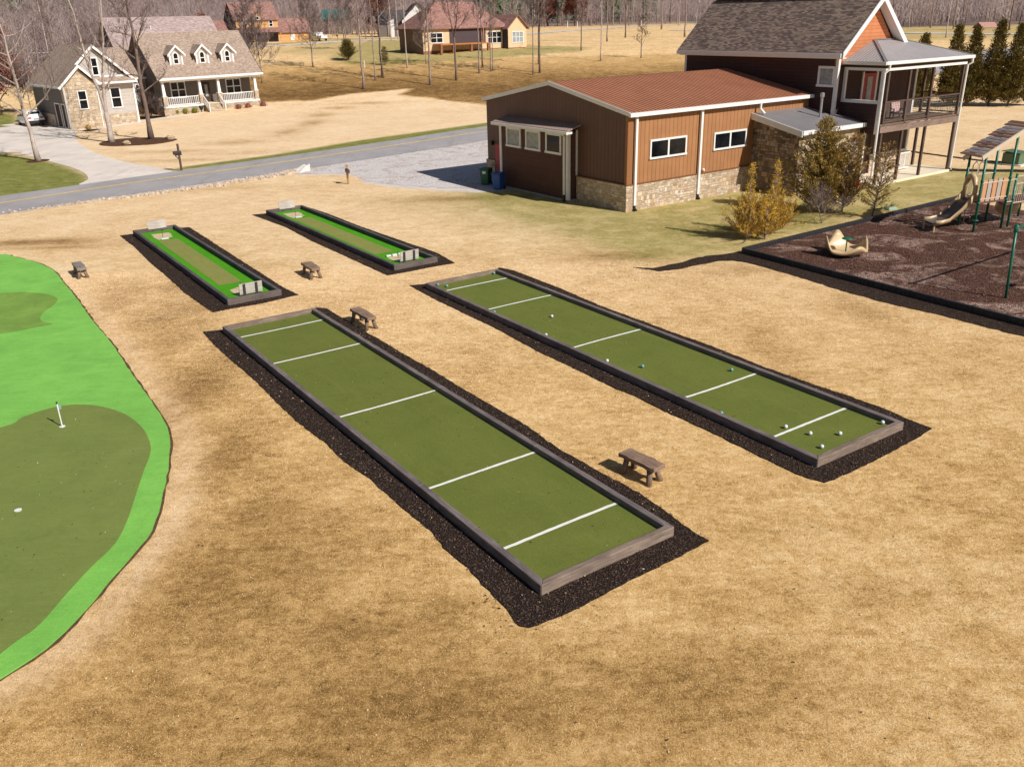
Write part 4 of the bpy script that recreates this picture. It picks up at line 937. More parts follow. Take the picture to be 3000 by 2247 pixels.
# garage
prism_t('garage_wall', M['taupe'], [(0, -.1), (7.55, -.1), (7.55, 4.3), (3.85, 7.95), (0, 4.3)], .9, 10)
prism_t('stone_gable', M['ledgestone'], [(-.04, -.1), (3.3, -.1), (3.3, 4.3), (1.75, 6.0), (-.04, 4.3)], -.02, .897)
b = MB(); b.box(-.05, -.004, .92, 10.0, -.1, 4.25); b.build('side_wall', M['shade_dark_taupe'], a)
def slab(name, m, p, q_, t0, t1, th=.14, par=a):
    b = MB(); b.prism([(p[0], t0, p[1]), (q_[0], t0, q_[1]), (q_[0], t0, q_[1] + th), (p[0], t0, p[1] + th)], (0, t1 - t0, 0)); return b.build(name, m, par)
b = MB()
def sl(p, q_, t0, t1, th=.14): b.prism([(p[0], t0, p[1]), (q_[0], t0, q_[1]), (q_[0], t0, q_[1] + th), (p[0], t0, p[1] + th)], (0, t1 - t0, 0))
sl((-.45, 4.18), (1.76, 6.22), -.35, .5); sl((-.45, 4.18), (3.85, 8.1), .5, 10.6); sl((7.95, 4.35), (3.85, 8.1), .5, 10.6)
sl((3.62, 4.42), (1.76, 6.22), -.35, .895)
b.build('roof', M['tan_shingle'], a)
b = MB()
def rake(p, q_, t, th=.30): b.prism([(p[0], t, p[1] - .16), (q_[0], t, q_[1] - .16), (q_[0], t, q_[1] + th - .14), (p[0], t, p[1] + th - .14)], (0, .06, 0))
rake((-.5, 4.14), (1.76, 6.22), -.42); rake((1.70, 6.16), (3.85, 8.1), .43); rake((8.0, 4.31), (3.85, 8.1), .43); rake((3.66, 4.38), (1.76, 6.22), -.42)
b.box(-.62, -.46, -.4, 10.3, 4.10, 4.30)
b.box(3.30, 7.7, .08, .14, 4.28, 4.48); b.box(4.2, 7.1, .80, .893, 4.95, 5.1); b.box(7.5, 7.68, .82, .896, 0, 4.3); b.box(3.3, 3.38, -.08, -.024, 0, 4.3); b.box(-.10, .06, -.08, -.022, 0, 4.3)
b.build('rake_trim', M['white'], a)
b = MB(); b.prism([(3.32, .15, 4.42), (3.32, .896, 4.95), (3.32, .896, 5.02), (3.32, .15, 4.50)], (4.38, 0, 0)); b.build('skirt_roof', M['tan_shingle'], a)
for x0, x1, y0, y1, z1 in ((3.32, 7.49, .80, .895, 1.15), (7.56, 12.28, 8.9, 8.99, 1.1), (-.14, -.055, 4.1, 10, 1.3)):
    b = MB(); b.box(x0, x1, y0, y1, -.1, z1); b.build('stone_base', M['ledgestone'], a)
window(a, 't', -.02, -1, 1.26, 2.2, 1.9, 3.82, 1, 2, .1)
window(a, 't', .9, -1, 4.95, 6.12, 1.7, 3.88, 1, 2, .13)
window(a, 't', .9, -1, 3.5, 4.3, 5.1, 7.0, 1, 2, .14)
for t0, t1 in ((.42, 1.55), (2.0, 3.6)):
    f = window(a, 's', -.05, -1, t0, t1, .0, 2.55, 1, 1, .12, glass=M['brown_door'], name='garage_door')
window(a, 's', -.05, -1, 5.2, 6.1, 2.75, 4.0, 1, 2, .09)
# connector
b = MB(); b.box(7.553, 12.3, 9.0, 15, -.1, 4.3); b.build('link_wall', M['taupe'], a)
b = MB(); b.prism([(5.2, 8.5, 4.2), (5.2, 12.2, 7.52), (5.2, 12.2, 7.66), (5.2, 8.5, 4.34)], (7.05, 0, 0)); b.prism([(5.2, 15.9, 4.2), (5.2, 12.2, 7.52), (5.2, 12.2, 7.66), (5.2, 15.9, 4.34)], (7.05, 0, 0)); b.build('link_roof', M['tan_shingle'], a)
window(a, 't', 9.0, -1, 10.95, 11.95, 2.45, 3.55, 2, 2, .1)
b = MB(); b.box(7.9, 12.27, 8.36, 8.49, 4.12, 4.3); b.build('link_gutter', M['white'], a)
# main block
prism_s('gable_wall', M['shade_dark_taupe'], [(6.9, -.1), (13.9, -.1), (13.9, 4.15), (9.4, 8.8), (4.9, 4.15), (6.9, 4.15)], 12.3, 12.5)
prism_s('gable_wall', M['shade_dark_taupe'], [(6.9, -.1), (13.9, -.1), (13.9, 4.15), (9.4, 8.8), (4.9, 4.15), (6.9, 4.15)], 24.6, 24.8)
b = MB(); b.box(12.5, 24.6, 6.9, 13.8, -.1, 4.1); b.build('porch_wall', M['shade_dark_taupe'], a)
b = MB()
for k in (1, -1):
    te = 4.55 if k == 1 else 14.25
    b.prism([(11.9, te, 4.06), (11.9, 9.4, 9.0), (11.9, 9.4, 9.15), (11.9, te, 4.21)], (13.5, 0, 0))
b.build('main_roof', M['tan_shingle'], a)
b = MB(); b.box(11.85, 25.45, 4.38, 4.546, 3.98, 4.22); b.box(12.3, 24.9, 4.75, 4.95, 3.75, 4.05); b.box(12.0, 25.3, 4.56, 4.745, 4.0, 4.05); b.build('porch_beam', M['white'], a)
b = MB()
for s in (11.84, 25.41):
    b = MB(); b.prism([(s, 4.5, 3.9), (s, 9.4, 8.85), (s, 14.3, 3.9), (s, 14.3, 4.25), (s, 9.4, 9.2), (s, 4.5, 4.25)], (.05, 0, 0)); b.build('gable_trim', M['shade_dark_taupe'], a)
b = MB(); b.box(12.3, 24.8, 4.9, 6.897, .9, 1.05); b.build('porch_floor', M['slab'], a)
b = MB(); b.box(12.32, 17.2, 4.93, 6.895, -.1, .89); b.box(19.7, 24.78, 4.93, 6.895, -.1, .89); b.box(17.2, 19.7, 5.4, 6.895, -.1, .89); b.build('porch_base', M['ledgestone'], a)
for s0, s1 in ((12.28, 17.3), (19.6, 24.84)):
    b = MB(); b.box(s0, s1, 4.86, 4.90, .86, 1.07); b.build('floor_edge', M['white'], a)
for s in (12.65, 17.2, 19.6, 24.5):
    b = MB(); b.box(s - .25, s + .25, 4.88, 5.38, 1.055, 2.1); pr = b.build('pier', M['ledgestone'], a)
    b = MB(); b.box(s - .29, s + .29, 4.84, 5.42, 2.1, 2.17); b.build('pier_cap', M['slab'], pr)
    b = MB(); b.prism([(s - .19, 4.94, 2.17), (s + .19, 4.94, 2.17), (s + .13, 5.0, 3.75), (s - .13, 5.0, 3.75)], (0, .28, 0)); b.build('column', M['white'], a)
for s0, s1 in ((12.9, 16.95), (19.85, 24.25)):
    b = MB(); b.box(s0, s1, 5.08, 5.2, 1.95, 2.04); b.box(s0, s1, 5.1, 5.18, 1.12, 1.2)
    k = int((s1 - s0) / .23)
    for i in range(k): x = s0 + (i + .5) * (s1 - s0) / k; b.box(x - .025, x + .025, 5.12, 5.16, 1.2, 1.95)
    b.build('railing', M['white'], a)
b = MB()
for i in range(6): b.box(17.45, 19.4, 3.7 + i * .24, 3.7 + (i + 1) * .24 + (0 if i < 5 else .0), -.05, .165 * (i + 1) - .01 * 0)
b.build('steps', M['ledgestone'], a)
for s in (17.4, 19.45):
    b = MB(); b.bar((s, 3.7, 1.0), (s, 5.0, 2.0), .08, .08); b.bar((s, 3.7, .3), (s, 5.0, 1.2), .06, .06); b.box(s - .05, s + .05, 3.62, 3.72, 0, 1.15)
    for i in range(8): t = 3.8 + i * .155; z = .3 + (t - 3.7) * .7; b.box(s - .02, s + .02, t - .02, t + .02, z, z + .78)
    b.build('stair_rail', M['white'], a)
window(a, 't', 6.9, -1, 14.3, 16.2, 1.75, 3.66, 2, 2, .12, mul=.06); window(a, 't', 6.9, -1, 21.45, 23.5, 1.75, 3.6, 2, 2, .12, mul=.06)
b = MB(); b.box(18.3, 19.3, 6.84, 6.896, 1.06, 3.4); d = b.build('front_door', M['brown_door'], a)
b = MB(); b.box(18.62, 18.98, 6.82, 6.838, 1.7, 3.1); b.build('pane', M['blind'], d)
M['wicker2'] = m_plain('porch_bench_wood', (.30, .2, .13), .8)
# dormers
for s in (15.15, 18.45, 21.7):
    d = prism_t('dormer', M['taupe'], [(s - .72, 5.3), (s + .72, 5.3), (s + .72, 6.85), (s, 7.55), (s - .72, 6.85)], 5.95, 8.0)
    b = MB()
    for k in (1, -1):
        b.prism([(s + k * 1.02, 5.62, 6.62), (s, 5.62, 7.62), (s, 5.62, 7.74), (s + k * 1.02, 5.62, 6.74)], (0, 2.7, 0))
    b.build('dormer_roof', M['tan_shingle'], d)
    b = MB()
    for k in (1, -1):
        b.prism([(s + k * 1.1, 5.55, 6.46), (s, 5.55, 7.54), (s, 5.55, 7.80), (s + k * 1.1, 5.55, 6.72)], (0, .066, 0))
        b.prism([(s + k * 1.02, 5.62, 6.57), (s, 5.62, 7.57), (s, 5.62, 7.615), (s + k * 1.02, 5.62, 6.615)], (0, .33, 0))
        b.box(s + k * .74 - .09, s + k * .74 + .09, 5.88, 5.947, 5.35, 6.8)
    b.build('dormer_trim', M['white'], d)
    b = MB(); arc = [(s + .36 * math.cos(t), 6.62 + .36 * math.sin(t)) for t in [math.pi * i / 10 for i in range(11)]]
    b.prism([(x, 5.90, z) for x, z in [(s - .36, 5.62), (s + .36, 5.62)] + arc], (0, .046, 0)); wn = b.build('window', M['white'], d)
    b = MB(); arc = [(s + .24 * math.cos(t), 6.62 + .24 * math.sin(t)) for t in [math.pi * i / 10 for i in range(11)]]
    b.prism([(x, 5.88, z) for x, z in [(s - .24, 6.28), (s + .24, 6.28)] + arc], (0, .018, 0)); b.box(s - .24, s + .24, 5.88, 5.898, 5.74, 6.18); b.build('pane', M['glass'], wn)

# ------------------------------------------------------------------ vehicles
M['car_white'] = m_plain('white_car_paint', (.84, .84, .85), .25, .03, 2, 0, .6)
M['tyre'] = m_plain('tyre_rubber', (.018, .018, .018), .85)
M['rim'] = m_plain('alloy_rim', (.42, .42, .43), .35, .05, 5, .7)
M['tail'] = m_plain('tail_lamp', (.35, .02, .02), .3)
M['car_glass'] = m_plain('car_glass', (.012, .016, .02), .08, .1, 2, 0, .7)
def wheels(root, xs, y, r, wd=.22):
    for x in xs:
        for k in (1, -1):
            b = MB(); b.lathe([(r * .62, -wd / 2), (r * .95, -wd / 2), (r, -wd * .3), (r, wd * .3), (r * .95, wd / 2), (r * .62, wd / 2)], 20); o = b.build('wheel', M['tyre'], root, True)
            o.location = (x, k * y, r); o.rotation_euler = (R(90), 0, 0)
            b = MB(); b.lathe([(.0, -wd / 2 - .012), (r * .6, -wd / 2 - .012), (r * .62, wd / 2 + .012), (0, wd / 2 + .012)], 14); b.build('rim', M['rim'], o)
def loft(sec, name, m, par, bev=.0):
    """sections: (x, half width bottom, half width top, z0, z1)"""
    b = MB(); vs = []; fs = []
    for x, w0, w1, z0, z1 in sec:
        zm = z0 + (z1 - z0) * .45
        vs += [(x, -w0 * .94, z0), (x, -w0, zm), (x, -w1, z1), (x, w1, z1), (x, w0, zm), (x, w0 * .94, z0)]
    for i in range(len(sec) - 1):
        for k in range(6): fs.append((i * 6 + k, i * 6 + (k + 1) % 6, (i + 1) * 6 + (k + 1) % 6, (i + 1) * 6 + k))
    fs.append(tuple(range(6))); fs.append(tuple(range((len(sec) - 1) * 6, len(sec) * 6)))
    b.add(vs, fs); return b.build(name, m, par, bevel=bev)
# SUV: x forward, rear bumper at x = 0
v = empty('parked_car', (-51.35, 99.85, 0), R(132), 'white sport utility car with dark rear bumper parked by the cottage garage', 'car')
bd = loft([(0, .84, .80, .42, 1.0), (.08, .90, .86, .38, 1.06), (.9, .93, .88, .32, 1.06), (3.0, .93, .88, .32, 1.02), (4.0, .92, .84, .34, .96), (4.5, .84, .74, .38, .82), (4.62, .74, .66, .45, .72)], 'body', M['car_white'], v, .03)
cb = loft([(.12, .80, .70, 1.04, 1.10), (.55, .82, .64, 1.04, 1.60), (1.2, .83, .66, 1.04, 1.68), (2.2, .83, .66, 1.02, 1.66), (2.75, .82, .62, 1.02, 1.56), (3.5, .80, .66, 1.0, 1.04)], 'cabin', M['car_white'], v, .02)
b = MB(); b.quad((.165, -.66, 1.14), (.165, .66, 1.14), (.50, .56, 1.56), (.50, -.56, 1.56)); b.build('rear_window', M['car_glass'], v)
b = MB(); b.quad((3.36, -.66, 1.12), (3.36, .66, 1.12), (2.80, .58, 1.54), (2.80, -.58, 1.54)); b.build('windscreen', M['car_glass'], v)
for k in (1, -1):
    b = MB()
    for x0, x1 in ((.75, 1.65), (1.72, 2.7)): b.quad((x0 - .12, k * .855, 1.10), (x1 + .18, k * .855, 1.10), (x1, k * .72, 1.52), (x0, k * .72, 1.52))
    b.build('side_window', M['car_glass'], v)
    b = MB(); b.box(-.03, .10, k * .62 - .17, k * .62 + .17, .88, 1.02); b.build('tail_light', M['tail'], v)
    b = MB(); b.box(4.42, 4.6, k * .55 - .16, k * .55 + .16, .66, .78); b.build('headlight', M['galv'], v)
    b = MB(); b.box(2.62, 2.76, k * 1.0 - .1, k * 1.0 + .1, 1.02, 1.16); b.build('mirror', M['black_plastic'], v)
b = MB(); b.box(-.07, .3, -.85, .85, .34, .66); b.build('rear_bumper', M['black_plastic'], v, bevel=.03)
b = MB(); b.box(-.02, -.002, -.26, .26, .74, .88); b.build('number_plate', M['galv'], v)
wheels(v, (.85, 3.6), .80, .35)
# pickup
v = empty('pickup_truck', (-39.9, 209.6, 5.86), R(128), 'small white pickup truck parked beside the orange house, among far bare trees', 'truck')
loft([(-.02, .80, .78, .55, .62), (.0, .92, .88, .5, 1.08), (1.9, .95, .9, .45, 1.08), (2.0, .95, .9, .42, 1.1), (4.1, .95, .88, .42, 1.1), (5.3, .93, .84, .42, 1.05), (5.6, .82, .7, .5, .95)], 'body', M['car_white'], v, .03)
loft([(1.95, .88, .78, 1.08, 1.12), (2.1, .88, .72, 1.08, 1.78), (3.4, .88, .72, 1.08, 1.80), (4.25, .86, .72, 1.08, 1.12)], 'cab', M['car_white'], v, .02)
b = MB(); b.quad((2.0, -.66, 1.2), (2.0, .66, 1.2), (2.06, .62, 1.65), (2.06, -.62, 1.65)); b.quad((4.18, -.7, 1.18), (4.18, .7, 1.18), (3.5, .62, 1.72), (3.5, -.62, 1.72)); b.build('window', M['car_glass'], v)
for k in (1, -1):
    b = MB(); b.quad((2.25, k * .885, 1.16), (3.9, k * .885, 1.16), (3.4, k * .77, 1.68), (2.3, k * .77, 1.68)); b.build('side_window', M['car_glass'], v)
    b = MB(); b.box(-.06, .05, k * .84 - .08, k * .84 + .08, .75, 1.05); b.build('tail_light', M['tail'], v)
b = MB(); b.box(-.2, .0, -.9, .9, .48, .66); b.build('bumper', M['galv'], v)
b = MB(); b.box(.15, 1.85, -.75, .75, 1.085, 1.10); b.build('bed', M['black_plastic'], v)
wheels(v, (1.0, 4.4), .82, .4)

# ------------------------------------------------------------------ more distant houses
M['orange_wall'] = m_siding('ochre_siding', (.66, .37, .15), .22)
M['tan_wall'] = m_plain('tan_stucco', (.70, .50, .31), .9, .1, 3)
M['red_shingle'] = m_shingle('red_brown_shingles', (.225, .118, .098), (.29, .155, .13), (.35, .195, .165), .4, .2)
M['mauve_shingle'] = m_shingle('mauve_grey_shingles', (.30, .225, .215), (.37, .285, .27), (.44, .345, .325), .4, .2)
M['slate_shingle'] = m_shingle('slate_shingles', (.065, .055, .062), (.095, .08, .088), (.12, .105, .11), .4, .2)
M['brick'] = m_shingle('red_brick', (.22, .09, .05), (.32, .14, .08), (.38, .18, .1), .22, .08)
M['shade_dark_wall'] = m_siding('shaded_dark_siding', (.085, .062, .07), .2)  # siding colour with shade already in it
M['white_wall'] = m_siding('white_lap_siding', (.72, .72, .74), .2)
M['cedar_deck'] = m_wood('orange_deck_wood', (.50, .20, .08), (.3, .12, .05), 0)
def gable_roof(b, s0, s1, t0, t1, ze, zr, oh=.4, th=.15):
    tm = (t0 + t1) / 2; k = (zr - ze) / (tm - t0)
    for e, sg in ((t0 - oh, 1), (t1 + oh, -1)):
        b.prism([(s0 - oh, e, ze - k * oh), (s0 - oh, tm, zr), (s0 - oh, tm, zr + th), (s0 - oh, e, ze - k * oh + th)], (s1 - s0 + 2 * oh, 0, 0))
def gable_body(b, s0, s1, t0, t1, zb, ze, zr):
    b.prism([(s0, t0, zb), (s0, t1, zb), (s0, t1, ze), (s0, (t0 + t1) / 2, zr - .02), (s0, t0, ze)], (s1 - s0, 0, 0))
# ochre two storey house
c = empty('ochre_house', (-57.87, 205, 5.85), R(30), 'ochre two storey house with red brown roof and low garage wing, beyond the cottage', 'house')
b = MB(); gable_body(b, .0, 9.2, 0, 8.5, -.6, 4.9, 8.2); b.build('wall', M['orange_wall'], c)
b = MB(); b.prism([(-.05, .0, -.6), (-.05, 8.5, -.6), (-.05, 8.5, 4.9), (-.05, 4.25, 8.15), (-.05, 0, 4.9)], (.046, 0, 0)); b.build('end_wall', M['shade_dark_wall'], c)  # thin dark sheet over the ochre wall, painting this end's shade
b = MB(); gable_roof(b, 0, 9.2, 0, 8.5, 4.9, 8.2); b.build('roof', M['red_shingle'], c)
b = MB(); gable_body(b, 9.204, 16.4, .3, 7.5, -.6, 2.15, 4.75); b.build('garage_wall', M['orange_wall'], c)
b = MB(); gable_roof(b, 9.4, 16.4, .3, 7.5, 2.15, 4.75); b.build('garage_roof', M['red_shingle'], c)
b = MB(); b.prism([(-.3, -2.2, 2.1), (-.3, -.004, 2.9), (-.3, -.004, 3.05), (-.3, -2.2, 2.25)], (9.8, 0, 0)); b.build('porch_roof', M['red_shingle'], c)
b = MB(); b.box(.3, 9.0, -.06, -.004, 0, 2.1); b.build('porch_wall', M['shade_dark_wall'], c)  # dark sheet painting the shade under the porch roof
b = MB(); b.box(.0, 9.1, -2.0, -.07, -.5, .1); b.build('porch_floor', M['tan_wall'], c)
for s in (.1, 3.1, 6.1, 9.0):
    b = MB(); b.box(s - .08, s + .08, -2.0, -1.84, .1, 2.15); b.build('porch_post', M['orange_wall'], c)
b = MB(); b.prism([(3.6, -.35, 4.6), (5.9, -.35, 4.6), (4.75, -.35, 6.2)], (0, 2.2, 0)); b.build('front_gable', M['orange_wall'], c)
window(c, 't', 0, -1, 1.3, 2.2, 3.2, 4.5, 1, 2, .12); window(c, 't', 0, -1, 7.2, 8.1, 3.2, 4.6, 1, 2, .12); window(c, 't', -.35, -1, 4.4, 5.1, 4.65, 5.4, 1, 1, .1); window(c, 't', .3, -1, 11.9, 12.8, .3, 1.75, 1, 2, .12, glass=M['white'])
b = MB(); gable_body(b, -8.5, -.06, 1.5, 8.5, -.6, 2.2, 4.6); b.build('rear_wing_wall', M['shade_dark_wall'], c)
b = MB(); gable_roof(b, -8.5, -.3, 1.5, 8.5, 2.2, 4.6); b.build('rear_wing_roof', M['red_shingle'], c)
# tan house with deck
c = empty('tan_house', (-13.41, 156, 4.4), R(35.6), 'tan single storey house with big brown hipped roof and raised orange wooden deck', 'house')
b = MB(); b.box(0, 16.3, 0, 7.8, -.5, 3.95); b.build('wall', M['tan_wall'], c)
b = MB(); b.box(-.05, -.003, 0, 7.8, -.5, 3.9); b.build('end_wall', m_plain('shaded_tan_side', (.20, .135, .095), .9, .25, 2), c)  # darker sheet over the tan wall, shade of this end in its colour
b = MB(); gable_body(b, 0, 1, 0, 1, 0, 1, 1.2)
b = MB()
for pts in ([(-.6, -.6, 3.9), (17.2, -.6, 3.9), (12.3, 3.9, 8.0), (4.8, 3.9, 8.0)], [(-.6, 8.4, 3.9), (-.6, -.6, 3.9), (4.8, 3.9, 8.0)], [(17.2, -.6, 3.9), (17.2, 8.4, 3.9), (12.3, 3.9, 8.0)], [(17.2, 8.4, 3.9), (-.6, 8.4, 3.9), (4.8, 3.9, 8.0), (12.3, 3.9, 8.0)]):
    b.prism(pts, (0, 0, .14))
b.build('roof', M['red_shingle'], c)
b = MB(); b.prism([(16.3, -1.6, -.5), (20.3, -1.6, -.5), (20.3, -1.6, 3.9), (18.3, -1.6, 5.75), (16.3, -1.6, 3.9)], (0, 8, 0)); b.build('wing_wall', M['tan_wall'], c)
b = MB()
for k in (1, -1): b.prism([(18.3 + k * 2.4, -2.0, 3.5), (18.3, -2.0, 5.75), (18.3, -2.0, 5.92), (18.3 + k * 2.4, -2.0, 3.67)], (0, 9, 0))
b.build('wing_roof', M['red_shingle'], c)
b = MB(); b.box(16.25, 16.297, -1.6, -.003, -.4, 3.8); b.build('return_wall', M['shade_dark_wall'], c)
b = MB(); b.box(5.2, 12.6, -.05, -.003, 1.6, 3.8); b.build('recess_shade', M['shade_dark_wall'], c)  # dark sheet on the flat front, standing in for a recess in shade
b = MB(); b.box(-.08, 16.2, -.09, -.051, -.5, .55); b.build('brick_base', M['brick'], c)
b = MB(); b.box(16.26, 20.34, -1.66, -1.603, -.5, .55); b.build('brick_base', M['brick'], c)
b = MB(); b.box(1.8, 11.8, -2.6, -.1, 1.42, 1.6); b.build('deck', M['cedar_deck'], c)
for s in (2.0, 4.4, 8.0, 11.5):
    b = MB(); b.box(s - .2, s + .2, -2.55, -2.2, -.6, 1.42); b.build('deck_post', M['brick'], c)
b = MB(); b.box(11.6, 11.75, -.8, -.65, 1.6, 3.85); b.build('porch_post', M['cedar_deck'], c)
window(c, 't', 0, -1, 1.4, 3.9, 1.7, 3.4, 2, 2, .14); window(c, 't', 0, -1, 13, 16, 1.3, 3.3, 3, 2, .12); window(c, 't', -1.6, -1, 17.1, 19.6, 1.3, 3.2, 3, 2, .12, glass=M['blind'])
# grey roofed house behind the cottage
c = empty('grey_roofed_house', (-56.9, 138.0, 3.0), R(36), 'house with long mauve grey roof and dark shaded gable, directly behind the cottage', 'house')
b = MB(); gable_body(b, 0, 15.5, 0, 9, -.6, 4.2, 8.0); b.build('wall', M['shade_dark_wall'], c)
b = MB(); gable_roof(b, 0, 15.5, 0, 9, 4.2, 8.0, .5); b.build('roof', M['mauve_shingle'], c)
b = MB(); b.tube([(6, 2.4, 6), (6, 2.4, 6.9)], .08, 6); b.build('vent_pipe', M['white'], c)
# white gabled house beyond the tan one
c = empty('white_house', (-23.9, 224, 6.1), R(12), 'white sided house with steep gable and slate dark roof, behind the tan house', 'house')
b = MB(); b.prism([(-.0, 0, -.3), (7.2, 0, -.3), (7.2, 0, 3.6), (3.6, 0, 7.1), (0, 0, 3.6)], (0, 9, 0)); b.build('wall', M['white_wall'], c)
b = MB()
for k in (1, -1): b.prism([(3.6 + k * 4, -.4, 3.25), (3.6, -.4, 7.1), (3.6, -.4, 7.28), (3.6 + k * 4, -.4, 3.43)], (0, 9.8, 0))
b.build('roof', M['slate_shingle'], c)
b = MB(); b.box(-5.4, -.003, 1.2, 8, -.3, 3.2); b.build('wing_wall', M['shade_dark_taupe'], c)
b = MB(); b.prism([(-3.4, .9, -.3), (-1.9, .9, -.3), (-1.9, .9, 3.9), (-3.4, .9, 3.3)], (0, 3, 0)); b.build('bay_wall', M['white_wall'], c)
b = MB(); gable_roof(b, -5.4, 1, 1.2, 8, 3.2, 5.8, .3); b.build('wing_roof', M['slate_shingle'], c)
b = MB(); b.box(7.6, 15, 2, 9, -.3, 3.5); b.build('side_wall', M['white_wall'], c)
b = MB(); gable_roof(b, 7.3, 15, 2, 9, 3.5, 7.2, .3); b.build('side_roof', M['slate_shingle'], c)
# barn and small far building
c = empty('barn', (-50.5, 262, 7.0), R(-8), 'far barn with teal green metal roof showing through the bare trees', 'barn')
b = MB(); gable_body(b, 0, 7, 0, 6, -.5, 3.6, 5.6); b.build('wall', M['shade_dark_taupe'], c)
b = MB(); gable_roof(b, 0, 7, 0, 6, 3.6, 5.7, .4); b.build('roof', m_ribbed('teal_metal_roof', (.02, .16, .15), .4), c)
c = empty('far_cabin', (98.5, 193, 5.0), R(8), 'small far cabin with pale pinkish roof at the edge of the woods', 'cabin')
b = MB(); gable_body(b, 0, 3.2, 0, 3, -.5, .75, 1.5); b.build('wall', M['shade_dark_wall'], c)
b = MB(); gable_roof(b, 0, 3.2, 0, 3, .75, 1.6, .2); b.build('roof', m_plain('pink_roof', (.45, .25, .21), .9), c)

# ------------------------------------------------------------------ vegetation
def m_bark(name, c, c2):
    n = NT(name); o = n.tc.outputs['Object']
    f = n.noise(n.map(o, (6, 6, 1.4)), 2.2, 5, .75, .6); g = n.noise(o, .8, 4, .7)
    col = n.ramp(f, [(.35, c2), (.6, c)]); col = n.mix(n.ramp(g, [(.42, 0.0), (.66, .7)]), col, sc(c2, .9))
    n.bump(f, .6, .03); return n.done(col, .95, 0, .1)
M['bark_pale'] = m_bark('pale_bark', (.62, .53, .47), (.33, .26, .23))
M['bark_brown'] = m_bark('brown_bark', (.26, .19, .16), (.12, .085, .07))
M['bark_grey'] = m_bark('grey_bark', (.42, .335, .29), (.20, .15, .13))
def m_leaf(name, c, c2, scale=3.0, tr=.25):
    n = NT(name); o = n.tc.outputs['Object']
    f = n.noise(o, scale, 3, .7); g = n.noise(o, scale * 8, 2, .6)
    col = n.ramp(n.math('ADD', n.math('MULTIPLY', f, .6), n.math('MULTIPLY', g, .4)), [(.3, c2), (.68, c)])
    n.p.inputs['Subsurface Weight'].default_value = 0
    return n.done(col, .8, 0, .15)
M['cedar'] = m_leaf('cedar_foliage', (.56, .385, .105), (.13, .095, .026), 2.2)
M['cedar_brown'] = m_leaf('bronze_cedar_foliage', (.48, .31, .10), (.14, .085, .028), 2.5)
M['gold'] = m_leaf('golden_juniper_foliage', (.80, .52, .075), (.36, .215, .03), 2.6)
M['arb'] = m_leaf('arborvitae_foliage', (.25, .19, .045), (.028, .025, .009), 1.2)
M['box'] = m_leaf('boxwood_foliage', (.22, .21, .03), (.06, .07, .012), 6)
M['russet'] = m_leaf('russet_leaves', (.30, .115, .075), (.11, .04, .032), 2)
M['far_twig'] = m_leaf('bare_twigs', (.25, .19, .175), (.12, .088, .085), .6)
M['twig_dark'] = m_leaf('dark_twigs', (.15, .105, .09), (.07, .05, .045), .8)

